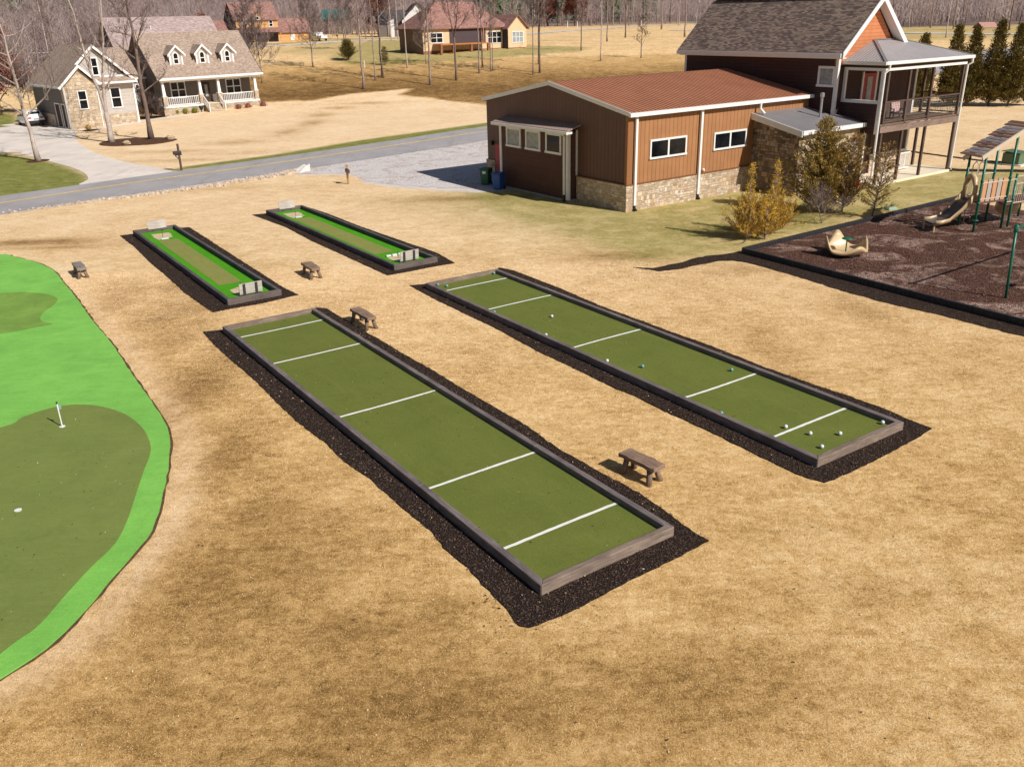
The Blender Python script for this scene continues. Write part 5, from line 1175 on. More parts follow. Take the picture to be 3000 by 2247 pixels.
def tree_mesh(seed, H, r0, fork=0, low=.35, spread=.32, nb=16, lean=(0, 0), twig=1.0, leaf=0, up=.75, fine=.006):
    """trunk (tapered limbs) and crown (fine branches and twigs) of one leafless tree"""
    rn = random.Random(seed); T, Cn = MB(), MB(); tips = []
    def stem(base, top, ra, rb, n, wob):
        pts = []; rs = []
        for i in range(n + 1):
            f = i / n; p = base.lerp(top, f)
            if 0 < i < n: p = p + Vector((rn.uniform(-1, 1), rn.uniform(-1, 1), 0)) * wob
            pts.append(p); rs.append(ra + (rb - ra) * f ** .8)
        return pts, rs
    def twigs(p, d, L, n):
        for _ in range(n):
            dd = (d + Vector((rn.gauss(0, .55), rn.gauss(0, .55), rn.gauss(.1, .45)))).normalized(); l = L * rn.uniform(.5, 1.2)
            side = dd.cross(Vector((rn.gauss(0, 1), rn.gauss(0, 1), rn.gauss(0, 1))))
            if side.length < 1e-3: continue
            side.normalize(); wv = fine * rn.uniform(.8, 1.6) * twig; e = p + dd * l; mdl = p + dd * l * .5 + side * l * .06
            Cn.add([p - side * wv, p + side * wv, mdl + side * wv * .7, e, mdl - side * wv * .7], [(0, 1, 2, 4), (2, 3, 4)])
            if leaf and rn.random() < leaf: tips.append(e); tips.append(mdl)
    def branch(p, d, L, r, lev):
        n = 4 if lev == 1 else 3; pts = [p]; dd = d.copy()
        for i in range(n):
            dd = (dd + Vector((rn.gauss(0, .17), rn.gauss(0, .17), .12 * up + rn.gauss(0, .1)))).normalized(); pts.append(pts[-1] + dd * L / n)
        rs = [r * (1 - .82 * i / n) for i in range(n + 1)]
        (T if lev == 1 and r > .035 else Cn).tube(pts, rs, 5 if lev == 1 else 3, cap=False)
        if lev < 3:
            k = (5 if lev == 1 else 4)
            for i in range(k):
                f = rn.uniform(.25, 1); j = min(n - 1, int(f * n)); q = pts[j].lerp(pts[j + 1], f * n - j)
                dv = (dd + Vector((rn.gauss(0, .6), rn.gauss(0, .6), rn.gauss(.25, .4)))).normalized()
                branch(q, dv, L * rn.uniform(.35, .6), max(r * .45, fine * 1.6), lev + 1)
            twigs(pts[-1], dd, L * .35, 2)
        else:
            twigs(pts[-1], dd, L * .7, 3); twigs(pts[1], dd, L * .6, 2)
    stems = []
    top = Vector((lean[0], lean[1], H))
    if fork:
        fp = Vector((lean[0] * fork, lean[1] * fork, H * fork)); pts, rs = stem(Vector((0, 0, 0)), fp, r0, r0 * .8, 4, r0 * .2)
        rs[0] = r0 * 1.25; T.tube(pts, rs, 8)
        for k in (-1, 1):
            t2 = top + Vector((k * H * .11, rn.uniform(-.06, .06) * H, rn.uniform(-.08, 0) * H)); p2, s2 = stem(fp, t2, r0 * .62, .02, 8, r0 * .5); T.tube(p2, s2, 7, cap=False); stems.append((p2, s2))
    else:
        pts, rs = stem(Vector((0, 0, 0)), top, r0, .02, 11, r0 * .35); rs[0] = r0 * 1.35
        T.tube(pts, rs, 8); stems.append((pts, rs))
    for pts, rs in stems:
        n = len(pts) - 1
        for i in range(nb):
            lo = low if not fork else .08; f = lo + (1 - lo) * (i + rn.random()) / nb; f = min(f, .985)
            j = min(n - 1, int(f * n)); q = pts[j].lerp(pts[j + 1], f * n - j); r = rs[j]
            az = i * 2.4 + rn.uniform(-.5, .5); el = rn.uniform(.2, .9)
            d = Vector((math.cos(az) * math.cos(el), math.sin(az) * math.cos(el), math.sin(el)))
            branch(q, d, H * spread * (1.15 - .75 * f) * rn.uniform(.7, 1.2), max(.015, min(r * .5, .09)), 1)
        twigs(pts[-1], Vector((0, 0, 1)), H * .05, 6)
    return T, Cn, tips
def leafquads(pts, size, seed, per=3, jit=.25):
    rn = random.Random(seed); b = MB()
    for p in pts:
        for _ in range(per):
            c = p + Vector((rn.gauss(0, jit), rn.gauss(0, jit), rn.gauss(0, jit))); u = Vector((rn.gauss(0, 1), rn.gauss(0, 1), rn.gauss(0, 1))).normalized(); v_ = u.orthogonal().normalized(); s = size * rn.uniform(.6, 1.3)
            b.add([c - u * s, c + v_ * s * .6, c + u * s, c - v_ * s * .6], [(0, 1, 2, 3)])
    return b
def make_tree(name, loc, label, cat='tree', group=None, bark='bark_grey', crown='far_twig', leafm=None, lsize=.16, per=3, rz=0, seed=1, **kw):
    T, Cn, tips = tree_mesh(seed, **kw); e = empty(name, loc, rz, label, cat, group)
    T.build('trunk', M[bark], e, True, normals=False); c = Cn.build('crown', M[crown], e, normals=False)
    if leafm: leafquads(tips, lsize, seed, per).build('leaves', M[leafm], c, normals=False)
    return e

# --- trees close to the cottage
BARE = 'bare winter trees'
make_tree('bare_tree', (-36.72, 84.1, 0), 'tall pale two stemmed bare tree in the brown mulch island before the cottage', group=BARE, bark='bark_pale', crown='far_twig', seed=11, H=17, r0=.27, fork=.16, spread=.2, nb=13, rz=R(10), up=1.2)
make_tree('bare_tree', (-33.65, 85.76, 0), 'tall dark single trunk in the brown mulch island, right of the pale two stemmed tree', group=BARE, bark='bark_brown', crown='twig_dark', seed=12, H=18, r0=.25, low=.22, spread=.2, nb=20, up=.5)
make_tree('bare_tree', (-38.11, 72.98, 0), 'pale spreading bare tree on the green lawn left of the concrete driveway', group=BARE, bark='bark_pale', crown='far_twig', seed=13, H=13, r0=.2, low=.24, spread=.36, nb=26, lean=(-.7, 0), up=1.0)
# brush of bare twigs in the bed beside the porch
def o1(s_, t_): return (O1[0] + s_ * math.cos(R1) - t_ * math.sin(R1), O1[1] + s_ * math.sin(R1) + t_ * math.cos(R1), 0)
for i, (s_, t_, hh, lab) in enumerate([(11.5, 7.9, 2.9, 'dark bare brush deepest in the corner between cottage wing and porch'), (11.3, 6.4, 2.4, 'dark bare brush in the middle of the bed beside the cottage porch end'), (11.6, 5.0, 1.7, 'low dark bare brush at the front corner of the cottage porch')]):
    make_tree('bare_shrub', o1(s_, t_), lab, 'shrub', bark='bark_brown', crown='twig_dark', seed=77 + i, H=hh, r0=.05, low=.03, spread=.6, nb=20, up=1.3, fine=.012, group='bare brush beside the cottage porch')
sheet('mulch_bed', jitter_poly([o1(7.7, 4.0)[:2], o1(12.25, 4.2)[:2], o1(12.25, 8.8)[:2], o1(7.7, 8.8)[:2]], .3, .05, 9), .03, M['bed_mulch'], kind='stuff')

# --- prototypes for the field trees
PROT = {}
def proto(k, **kw):
    T, Cn, tips = tree_mesh(**{q_: v_ for q_, v_ in kw.items() if q_ not in ('bark', 'crown', 'leafm')})
    e = bpy.data.objects.new('bare_tree', None)
    tm = T.build('trunk', M[kw['bark']], None, True, normals=False); cm = Cn.build('crown', M[kw['crown']], None, normals=False); lm = None
    if kw.get('leafm'): lm = leafquads(tips, .2, kw['seed'], 3, .3).build('leaves', M[kw['leafm']], None, normals=False)
    PROT[k] = (tm, cm, lm, kw['H'])
proto('slim', seed=21, H=15, r0=.125, low=.42, spread=.15, nb=18, bark='bark_grey', crown='far_twig', fine=.012, up=1.1)
proto('tall', seed=22, H=18, r0=.17, low=.42, spread=.16, nb=18, bark='bark_grey', crown='twig_dark', fine=.012)
proto('fork', seed=23, H=16, r0=.16, fork=.36, spread=.15, nb=11, bark='bark_brown', crown='twig_dark', fine=.012, up=1.1)
proto('pale', seed=24, H=15, r0=.12, low=.5, spread=.13, nb=14, bark='bark_pale', crown='far_twig', fine=.012, up=1.2)
proto('bushy', seed=25, H=11, r0=.12, low=.2, spread=.3, nb=30, bark='bark_grey', crown='far_twig', fine=.014, up=1.1)
proto('young', seed=26, H=6.5, r0=.11, low=.3, spread=.3, nb=14, bark='bark_brown', crown='twig_dark', fine=.010, up=1.2)
proto('rust', seed=27, H=9.5, r0=.18, low=.12, spread=.34, nb=24, bark='bark_brown', crown='twig_dark', leaf=.8, leafm='russet', fine=.012)
USED = set()
def field(k, x, y, s, rz, label, dz=0.0, name='bare_tree', cat='tree', group=BARE):
    e = empty(name, (x, y, hz(x, y) - .1 + dz), rz, label, cat, group); e.scale = (s, s, s)
    for i, o in enumerate(PROT[k][:3]):
        if o is None: continue
        if k in USED: o = o.copy(); COL.objects.link(o)
        if i == 2: o.parent = last
        else: o.parent = e
        if i == 1: last = o
    USED.add(k); return e
rt_ = random.Random(4)
FT = [('bushy', -29.85, 145.2, 1.0, 'bushy topped bare tree with curved trunk alone left of the round evergreen bush'), ('tall', -19.39, 126.56, 1.0, 'thick grey trunk at the edge of the pale lawn, left of the white marker post'),
    ('slim', -18.5, 132.35, .9, 'thin dark trunk between two thicker ones left of the tan house'), ('tall', -17.79, 134.59, 1.05, 'grey trunk standing just before the small dark evergreen left of the tan house'),
    ('pale', -14.81, 141.67, 1.0, 'pale slender trunk in front of the left end of the tan house'), ('tall', -10.33, 128.22, .95, 'grey trunk at the lawn tip, before the left window of the tan house'),
    ('fork', -6.89, 130.91, 1.0, 'straight grey trunk in front of the middle of the tan house deck'), ('slim', -3.71, 136.17, 1.05, 'dark left trunk of the pair before the right end of the deck'),
    ('slim', -3.33, 140.66, 1.05, 'dark right trunk of the pair before the right end of the deck'), ('slim', -1.99, 137.43, .75, 'thin left stem of the pair before the tan house wing'), ('slim', -1.72, 137.89, .7, 'thin right stem of the pair before the tan house wing'),
    ('bushy', -12.23, 145.6, .75, 'brushy low bare tree at the left corner of the tan house deck'), ('bushy', -29.33, 174.5, 1.0, 'upright bare tree behind the round evergreen bush'),
    ('bushy', -34.85, 132.99, .95, 'thick clump stem nearest the right end of the cottage porch'), ('bushy', -36.6, 134.5, 1.0, 'twiggy bare tree behind the right corner of the cottage roof'), ('bushy', -38.6, 141, 1.05, 'twiggy bare tree before the ochre house, behind the cottage roof edge'), ('slim', -35.6, 128.5, .6, 'thin bare tree rising at the right edge of the cottage roof'),
    ('slim', 4.15, 134.27, .95, 'thin left trunk of the close trio in the field right of the tan house'), ('fork', 5.11, 135.14, .95, 'thicker front trunk of the close trio in the field right of the tan house'), ('slim', 5.27, 142.58, .95, 'hidden rear trunk of the close trio in the field right of the tan house'),
    ('fork', 12.92, 156.55, .7, 'double dark trunk in the mid field behind the green strip'), ('pale', 14.98, 144.55, .95, 'pale leaning trunk alone in the open field above the rust roof'), ('tall', 19.63, 178.29, .85, 'dark trunk right of the pale leaning one, farther back in the field'),
    ('fork', 24.67, 190.58, .9, 'dark double trunk in the far field by the lane'), ('young', 21.48, 146.22, .9, 'small young forked tree in the field before the shingled gable house'), ('tall', 39.0, 232.77, 1.15, 'massive grey trunk at the far edge of the field near the lane end'),
    ('tall', 36.2, 187.78, 1.0, 'dark trunk touching the left edge of the shingled roof'), ('pale', 49.23, 264.89, .9, 'pale trunk far behind the left of the shingled roof'), ('pale', 32.25, 277.81, .8, 'thin pale trunk at the wood edge beyond the lane'), ('slim', 36.29, 273.45, .9, 'thin grey trunk at the wood edge near the lane'),
    ('pale', 7.28, 300, .9, 'thin pale trunk at the wood edge right of the tan house'), ('pale', 77.91, 164.97, 1.0, 'tall pale leaning trunk on the grass right of the porch roof'), ('slim', 91.28, 201.0, 1.0, 'dark trunk at the wood edge left of the tall pale leaning one'), ('slim', 93.72, 195.85, 1.0, 'dark trunk at the wood edge right of the tall pale leaning one'),
    ('fork', 99.45, 184.72, 1.0, 'forked trunk at the wood edge by the far cabin, right edge of the photo'), ('pale', -60.2, 124, .95, 'pale bare tree just behind the cottage garage roof'), ('pale', -67, 138, 1.0, 'pale bare tree farther behind the cottage garage roof'), ('bushy', -58.2, 112.5, .55, 'small twiggy tree left of the cottage garage wall'),
    ('slim', -72, 150, 1.0, 'thin grey trunk in the brush far left behind the cottage'), ('tall', -52.4, 131, .8, 'grey trunk rising before the mauve grey roof behind the cottage'), ('bushy', -57.5, 129.5, .75, 'twiggy tree before the dark gable behind the cottage'), ('slim', -64.8, 176, 1.0, 'tall thin trunk above the mauve grey roof'), ('slim', -31.5, 215, .8, 'thin trunk just right of the white pickup truck'),
    ('pale', -24.6, 206, 1.0, 'left pale trunk of the pair by the street left of the tan house'), ('pale', -23.2, 206.6, 1.0, 'right pale trunk of the pair by the street left of the tan house'), ('bushy', -37.5, 221, 1.0, 'reddish twiggy tree behind the white pickup truck'), ('bushy', -46.5, 226, 1.0, 'twiggy tree behind the ochre house garage wing'), ('bushy', -27, 224, 1.0, 'twiggy tree left of the white house')]
for k, x, y, s, lab in FT:
    field(k, x, y, s, rt_.uniform(0, 6.28), lab)
field('rust', -62.3, 113, 1.0, .4, 'rust brown oak still holding leaves at the left edge behind the driveway', name='oak_tree', group=None)
field('rust', -50.6, 158, .62, 2.0, 'small rust leaved oak showing above the cottage ridge', name='oak_tree', group=None)
field('rust', -33, 252, 1.0, 1.1, 'rust leaved tree in front of the far woods by the white house', name='oak_tree', group=None)
field('rust', 22, 292, 1.1, 3.1, 'rust leaved tree at the wood edge beyond the lane', name='oak_tree', group=None)
field('rust', 14, 296, 1.0, 5.1, 'rust leaved tree at the wood edge, left of its twin', name='oak_tree', group=None)

# --- conifers: fans of scale-leaf sprays along real branches
def spray(b, p, d, size, rn, n):
    for _ in range(n):
        u = (d + Vector((rn.gauss(0, .5), rn.gauss(0, .5), rn.gauss(.15, .4)))).normalized(); s_ = size * rn.uniform(.55, 1.25)
        sd_ = u.cross(Vector((rn.gauss(0, 1), rn.gauss(0, 1), rn.gauss(0, 1))))
        if sd_.length < 1e-3: continue
        sd_.normalize(); o = p + Vector((rn.gauss(0, 1), rn.gauss(0, 1), rn.gauss(0, 1))) * size * .35
        b.add([o, o + u * s_ * .55 + sd_ * s_ * .115, o + u * s_, o + u * s_ * .55 - sd_ * s_ * .115], [(0, 1, 2, 3)])
def conifer(name, loc, label, H, prof, nb, size, per, leaf, bark, seed, up=.35, lean=(0, 0), group=None, start=.05, tr=.06, gap=0.0, cat='tree', var=(.6, 1.15), skew=1.0):
    rn = random.Random(seed); e = empty(name, loc, 0, label, cat, group); T, F, B = MB(), MB(), MB()
    top = Vector((lean[0], lean[1], H)); T.tube([Vector((0, 0, -.1)), top * .35 + Vector((.02, .03, 0)), top * .7, top], [tr, tr * .7, tr * .4, .01], 7)
    for i in range(nb):
        f = start + (1 - start) * ((i + rn.random()) / nb) ** skew; p = top * f; L = prof(f) * rn.uniform(*var)
        if gap and rn.random() < gap: continue
        az = i * 2.39996 + rn.uniform(-.4, .4); d = Vector((math.cos(az), math.sin(az), up * rn.uniform(.3, 1.6))).normalized(); q = p; n = max(2, int(L / (size * .8)))
        pts = [p]
        for j in range(n):
            d = (d + Vector((rn.gauss(0, .12), rn.gauss(0, .12), rn.gauss(.05, .08)))).normalized(); q = q + d * L / n; pts.append(q)
            if j >= n * .15: spray(F, q, d, size, rn, per)
        B.tube(pts, [max(.006, .03 * (1 - k / (n + 1)) * min(1, L)) for k in range(n + 1)], 4, cap=False)
    spray(F, top, Vector((0, 0, 1)), size, rn, per * 2)
    t = T.build('trunk', M[bark], e, True, normals=False); B.build('branches', M[bark], t, normals=False); F.build('crown', M[leaf], e, normals=False)
    return e
VAR_ = (.45, 1.2)
conifer('cedar_tree', (16.55, 46.5, 0), 'tall pointed dark cedar in front of the stone annex', 4.75, lambda f: 2.3 * (1 - f) ** .9 + .12, 330, .165, 12, 'cedar', 'bark_brown', 31, .5, start=.03, var=(.3, 1.3))
conifer('cedar_tree', (17.75, 46.3, 0), 'broad ragged bronze cedar right of the tall pointed one', 3.8, lambda f: 1.45 * (1 - f) ** .5 + .1, 230, .165, 10, 'cedar_brown', 'bark_pale', 32, .8, lean=(.3, 0), start=.05, gap=.16, var=(.35, 1.25))
conifer('cedar_tree', (18.75, 44.75, 0), 'thin sparse cedar nearest the playground border, with open crown', 3.6, lambda f: .95 * (1 - f) ** .5 + .15, 110, .15, 9, 'cedar_brown', 'bark_brown', 33, .5, lean=(.55, .3), start=.1, gap=.3, tr=.05)
def gold(f): return (1.05 * (1 - f / .45) ** .4 + .35) if f < .45 else .30 + .25 * math.sin(f * 21) ** 2 * (1 - f) - .2 * f
conifer('juniper', (11.31, 40.86, 0), 'golden orange juniper with thin top, the front one of two', 3.5, gold, 360, .105, 9, 'gold', 'bark_pale', 41, .7, start=.03, group='golden junipers', tr=.035, gap=.15, var=(.2, 1.35), skew=1.75)
conifer('juniper', (12.79, 41.86, 0), 'golden orange juniper with thin top, the rear one nearer the stone annex', 3.4, gold, 360, .105, 9, 'gold', 'bark_pale', 42, .7, start=.03, group='golden junipers', tr=.035, gap=.15, var=(.2, 1.35), skew=1.75)
make_tree('bare_shrub', (15.9, 43.9, 0), 'wispy leafless shrub leaning low beside the cedars', 'shrub', bark='bark_grey', crown='far_twig', seed=52, H=1.25, r0=.03, low=.02, spread=1.0, nb=18, lean=(-.5, -.2), up=1.0, fine=.004)
AL = ['farthest left arborvitae, half hidden behind the porch posts', 'arborvitae behind the porch, second from the left', 'arborvitae just right of the porch corner post', 'tallest arborvitae in the row, fourth from the left', 'arborvitae with wide base, fifth from the left', 'arborvitae cut by the right edge of the photo']
for i, (x, y, s) in enumerate([(44.4, 98.5, .9), (47.7, 98.2, 1.0), (49.6, 98.1, .97), (51.8, 97.6, 1.05), (53.6, 97, 1.0), (56.2, 97.2, 1.02)]):
    e = conifer('arborvitae', (x, y, 0), AL[i], 7.9 * s, lambda f: 1.75 * min(1, (1 - f) * 1.2) ** 1.0 + .06, 420, .36, 11, 'arb', 'bark_brown', 60 + i, .9, start=.01, group='row of arborvitae', tr=.12)
conifer('evergreen_bush', (-25.36, 151.74, hz(0, 151.7)), 'round golden green evergreen bush in the far grass', 2.7, lambda f: 1.7 * math.sqrt(max(0, 1 - f)) + .2, 170, .24, 10, 'arb', 'bark_brown', 71, 1.0, start=.02, cat='bush')
conifer('evergreen_bush', (-18.6, 145.4, hz(0, 145.4)), 'small dark upright evergreen behind a grey trunk', 2.4, lambda f: .7 * math.sqrt(max(0, 1 - f)) + .15, 90, .22, 9, 'arb', 'bark_brown', 72, 1.0, start=.02, cat='bush')

conifer('juniper', (12.15, 40.75, 0), 'low golden juniper bush between the two taller ones', 1.5, lambda f: .85 * (1 - f) ** .5 + .15, 130, .105, 9, 'gold', 'bark_pale', 43, .8, start=.03, group='golden junipers', tr=.03, gap=.1, var=(.3, 1.3))
# --- small shrubs and pots before the porch
def blob_shrub(loc, r, label, leaf, seed, group=None, n=420, size=.06, name='clipped_shrub'):
    rn = random.Random(seed); b = MB()
    for _ in range(n):
        d = Vector((rn.gauss(0, 1), rn.gauss(0, 1), rn.gauss(0, 1))).normalized(); k = r * rn.uniform(.72, 1.03) * (1 + .08 * math.sin(d.x * 7 + d.y * 5)); p = d * k; p.z = p.z * .95 + r * .9
        spray(b, p, d, size * 2, rn, 1)
    b.ball((0, 0, r * .9), r * .78, 10, 8)
    o = b.build(name, M[leaf], normals=False); o.location = loc; return tag(o, label, 'shrub', group)
for i, (x, y) in enumerate([(-39.35, 109.35), (-38.5, 109.85), (-37.55, 110.55)]):
    blob_shrub((x, y, 0), .42, 'round clipped green shrub below the porch railing, ' + ['left', 'middle', 'right'][i] + ' of three', 'box', 80 + i, 'clipped shrubs below the porch')
for i, (x, y, r) in enumerate([(-33.1, 113.7, .42), (-32.1, 114.3, .46), (-30.5, 115.4, .5)]):
    blob_shrub((x, y, 0), r, 'reddish brown shrub below the right porch railing, ' + ['left', 'middle', 'right'][i] + ' of three', 'russet', 90 + i, 'reddish shrubs below the porch', 240, .08, 'winter_shrub')
blob_shrub((-43.5, 94.7, 0), .35, 'small bare brown shrub at the garage stone wall', 'cedar_brown', 95, None, 160, .07, 'winter_shrub')
b = MB(); b.lathe([(.16, 0), (.16, .06), (.06, .12), (.06, .35), (.22, .5), (.28, .8), (.25, .82), (.0, .74)], 14); o = b.build('planter_urn', M['black_plastic'], smooth=True); o.location = (-36.95, 111.25, 0); tag(o, 'black urn planter right of the three green shrubs', 'planter')
bed = [(-42.3, 104.4), (-40.9, 105.6), (-39.9, 108.0), (-36.7, 110.8), (-36.3, 111.6), (-37.2, 112.2), (-40.2, 109.8), (-41.5, 108.6), (-43.5, 106.4)]
sheet('mulch_bed', jitter_poly(bed, .3, .05, 9), .03, M['bed_mulch'], kind='stuff')
sheet('mulch_bed', jitter_poly([(-33.9, 112.2), (-32, 113.0), (-29.8, 114.4), (-29.0, 115.4), (-30.5, 116.2), (-34, 113.3)], .3, .05, 9), .03, M['bed_mulch'], kind='stuff')
isl = smooth_poly([(-37.57, 83.4), (-36.26, 81.6), (-34.45, 81.3), (-31.96, 82.0), (-30.9, 84.5), (-31.87, 86.2), (-34.33, 87.0), (-37.14, 86.3)], 4)
sheet('mulch_bed', jitter_poly(isl, .25, .04, 11), .05, M['bed_mulch'], skirt=.06, kind='stuff')
sheet('mulch_bed', jitter_poly(smooth_poly([(-38.9, 72.6), (-38, 72.0), (-37.3, 72.8), (-37.6, 73.7), (-38.6, 73.7)], 4), .2, .03, 12), .04, M['bed_mulch'], skirt=.05, kind='stuff')
sheet('mulch_bed', jitter_poly(smooth_poly([(-44.0, 94.2), (-42.9, 94.0), (-42.7, 95.2), (-43.6, 95.7)], 4), .2, .03, 12), .04, M['bed_mulch'], kind='stuff')
rn = random.Random(5)
for x, y, r, lab in [(-34.6, 82.3, .38, 'tan boulder at the front of the mulch island'), (-31.7, 85.3, .42, 'tan boulder at the right end of the mulch island')]:
    b = MB(); rock(b, (0, 0, .08), r, rn); o = b.build('boulder', m_plain('boulder_stone', (.46, .34, .22), .9, .3, 3, bump=.5), normals=False); o.location = (x, y, 0); tag(o, lab, 'boulder')

# --- far woods: thousands of trees no one could count, one object per kind of wood
def far_wood(name, n, region, hmin, hmax, m, seed, kind='bare', tw=46):
    rs = np.random.RandomState(seed); V = []; Fc = []; cnt = 0
    made = 0
    while made < n:
        x, y = region(rs); z = hz(x, y); far = max(0, min(1, (y - 420) / 300)); z += far * (14 * math.sin(x * .009 + 1.3) + 8 * math.sin(x * .021 + y * .004)) - .3
        H = rs.uniform(hmin, hmax); made += 1; px = .0012 * y
        if kind == 'bare':
            r = .05 + .012 * H * rs.uniform(.5, 1.2); lx, ly = rs.normal(0, .05, 2) * H
            for a in (0, 1.57):
                c, s = math.cos(a) * r, math.sin(a) * r
                V += [(x - c, y - s, z), (x + c, y + s, z), (x + lx + c * .15, y + ly + s * .15, z + H), (x + lx - c * .15, y + ly - s * .15, z + H)]; Fc.append((cnt, cnt + 1, cnt + 2, cnt + 3)); cnt += 4
            W_ = H * rs.uniform(.16, .3)
            t = rs.uniform(.12, 1, tw); d = rs.normal(0, 1, (tw, 3)); d[:, 2] = np.abs(d[:, 2]) * .8 + .5; d /= np.linalg.norm(d, axis=1)[:, None]; L = rs.uniform(.5, 1.2, tw) * W_ * 1.5 * (1.15 - t * .6); wv = rs.uniform(.015, .05, tw)
            off = rs.normal(0, .35, (tw, 2)) * W_
            for k in range(tw):
                bx_, by_, bz_ = x + lx * t[k] + off[k, 0] * .6, y + ly * t[k] + off[k, 1] * .6, z + H * t[k]
                ex, ey_, ez = bx_ + d[k, 0] * L[k], by_ + d[k, 1] * L[k], bz_ + d[k, 2] * L[k]
                V += [(bx_ - wv[k], by_, bz_), (bx_ + wv[k], by_, bz_), (ex, ey_, ez)]; Fc.append((cnt, cnt + 1, cnt + 2)); cnt += 3
        else:
            Wd = H * rs.uniform(.16, .24)
            t = rs.uniform(.1, 1, tw); a = rs.uniform(0, 6.283, tw); rr = Wd * (1 - t) ** .8 * rs.uniform(.5, 1.05, tw) + .1; s = rs.uniform(.5, 1.1, tw) * H * .09
            for k in range(tw):
                c, sn = math.cos(a[k]), math.sin(a[k]); X = x + c * rr[k]; Y = y + sn * rr[k]; Zc = z + H * t[k]
                V += [(X + sn * s[k], Y - c * s[k], Zc - s[k] * .3), (X - sn * s[k], Y + c * s[k], Zc - s[k] * .3), (X - c * s[k] * .5, Y - sn * s[k] * .5, Zc + s[k])]; Fc.append((cnt, cnt + 1, cnt + 2)); cnt += 3
    me = bpy.data.meshes.new(name); me.from_pydata(V, [], Fc); me.materials.append(m)
    o = bpy.data.objects.new(name, me); COL.objects.link(o); return tag(o, kind='stuff')
M['wood_mix'] = None
def m_wood_far(name, stops):
    n = NT(name); o = n.tc.outputs['Object']
    f = n.noise(n.map(o, (1, 1, .25)), .33, 4, .75); g = n.noise(n.map(o, (1, 1, .2)), .06, 3, .6)
    v = n.math('ADD', n.math('MULTIPLY', f, .65), n.math('MULTIPLY', g, .35)); return n.done(n.ramp(v, stops), .95, 0, .05)
M['wood_bare'] = m_wood_far('far_bare_wood', [(.3, (.18, .14, .14)), (.43, (.29, .225, .225)), (.52, (.40, .30, .27)), (.6, (.52, .44, .42)), (.72, (.70, .62, .59))])
M['wood_pine'] = m_wood_far('far_pine_wood', [(.3, (.05, .075, .04)), (.5, (.10, .135, .07)), (.7, (.17, .20, .095))])
def reg_main(rs):
    while True:
        y = rs.uniform(282, 400); x = rs.uniform(-.72, .72) * y
        return x, y
def reg_left(rs):
    while True:
        y = rs.uniform(132, 285); x = -rs.uniform(.32, .74) * y
        if x < -62 - max(0, (y - 200)) * .1 and not (-70 < x < -38 and y < 156) and not (x > -72 and 195 < y < 222): return x, y
def reg_right(rs):
    y = rs.uniform(206, 285); x = rs.uniform(.36, .74) * y
    return x, y
def reg_mid(rs):
    y = rs.uniform(236, 282); x = rs.uniform(-.35, -.06) * y
    return x, y
def reg_hill(rs):
    y = rs.uniform(400, 620); return rs.uniform(-.75, .75) * y, y
def reg_pine(rs):
    while True:
        y = rs.uniform(330, 620); u = rs.uniform(-.72, .72)
        s = math.sin(u * 9 + 1.0) + .6 * math.sin(u * 23)
        if s > .35: return u * y, y
far_wood('bare_woods', 1500, reg_main, 6.5, 11, M['wood_bare'], 1, tw=60)
far_wood('bare_woods', 420, reg_left, 5, 12, M['wood_bare'], 2, tw=90)
far_wood('bare_woods', 420, reg_right, 5, 10, M['wood_bare'], 3, tw=80)
far_wood('bare_woods', 160, reg_mid, 4, 9, M['wood_bare'], 4, tw=80)
far_wood('bare_woods', 1500, reg_hill, 9, 14, M['wood_bare'], 5, tw=40)
far_wood('pine_woods', 750, reg_pine, 9, 16, M['wood_pine'], 6, 'pine', 60)
# dry weeds along the field

# ------------------------------------------------------------------ playground
M['curb_plastic'] = m_plain('black_border_plastic', (.028, .028, .032), .45, .2, 3, 0, .5)
M['tan_plastic'] = m_plain('tan_plastic', (.60, .43, .24), .35, .06, 2, 0, .5)
M['green_steel'] = m_plain('green_powder_coat', (.006, .135, .085), .35, .08, 6, 0, .5)
M['beige_steel'] = m_plain('beige_powder_coat', (.60, .50, .38), .4, .05, 6)
M['play_orange'] = m_plain('orange_panel', (.60, .30, .16), .5, .06, 4)
M['play_grey'] = m_plain('grey_panel', (.42, .385, .34), .5, .06, 4)
M['play_purple'] = m_plain('slate_slat', (.32, .275, .29), .6, .15, 4)
M['play_brown'] = m_plain('brown_slat', (.21, .115, .09), .6, .15, 4)
M['deck_brown'] = m_plain('brown_deck_coat', (.16, .075, .06), .6, .1, 8)
cA, cB, cC = (10.45, 38.25), (18.9, 25.2), (25.0, 48.6)
far = (cC[0] + (cB[0] - cA[0]) * 1.2, cC[1] + (cB[1] - cA[1]) * 1.2)
PG = [cA, cB, (cB[0] + 14.5, cB[1] + 10.3), cC]
o = sheet('playground_mulch', PG, .06, M['play_mulch'], kind='stuff')
M['play_chip'] = m_plain('rubber_chip', (.13, .075, .06), .9, .7, 9)
chips([(10.6, 38.2), (18.9, 25.5), (30, 33), (25, 48.3)], 7000, 9, -.1, .03, .08, M['play_chip'], .065, 'playground_chips')
def border(p0, p1, n, label):
    p0 = Vector((*p0, 0)); p1 = Vector((*p1, 0)); d = (p1 - p0); e = empty('playground_border', p0, math.atan2(d.y, d.x), label, 'border', 'black borders round the playground'); L = d.length
    for i in range(n):
        x0 = L * i / n + .006; x1 = L * (i + 1) / n - .006
        b = MB(); b.prism([(x0, -.06, -.05), (x1, -.06, -.05), (x1, -.06, .26), (x0, -.06, .26)], (0, .12, 0))
        for k in range(6): xx = x0 + (x1 - x0) * (k + .5) / 6; b.box(xx - .04, xx + .04, -.075, .075, .08, .20)
        b.tube([(x1 - .03, 0, 0), (x1 - .03, 0, .275)], .05, 8)
        b.build('border_plank', M['curb_plastic'], e)
border(cA, cB, 13, 'black plastic border along the near side of the playground')
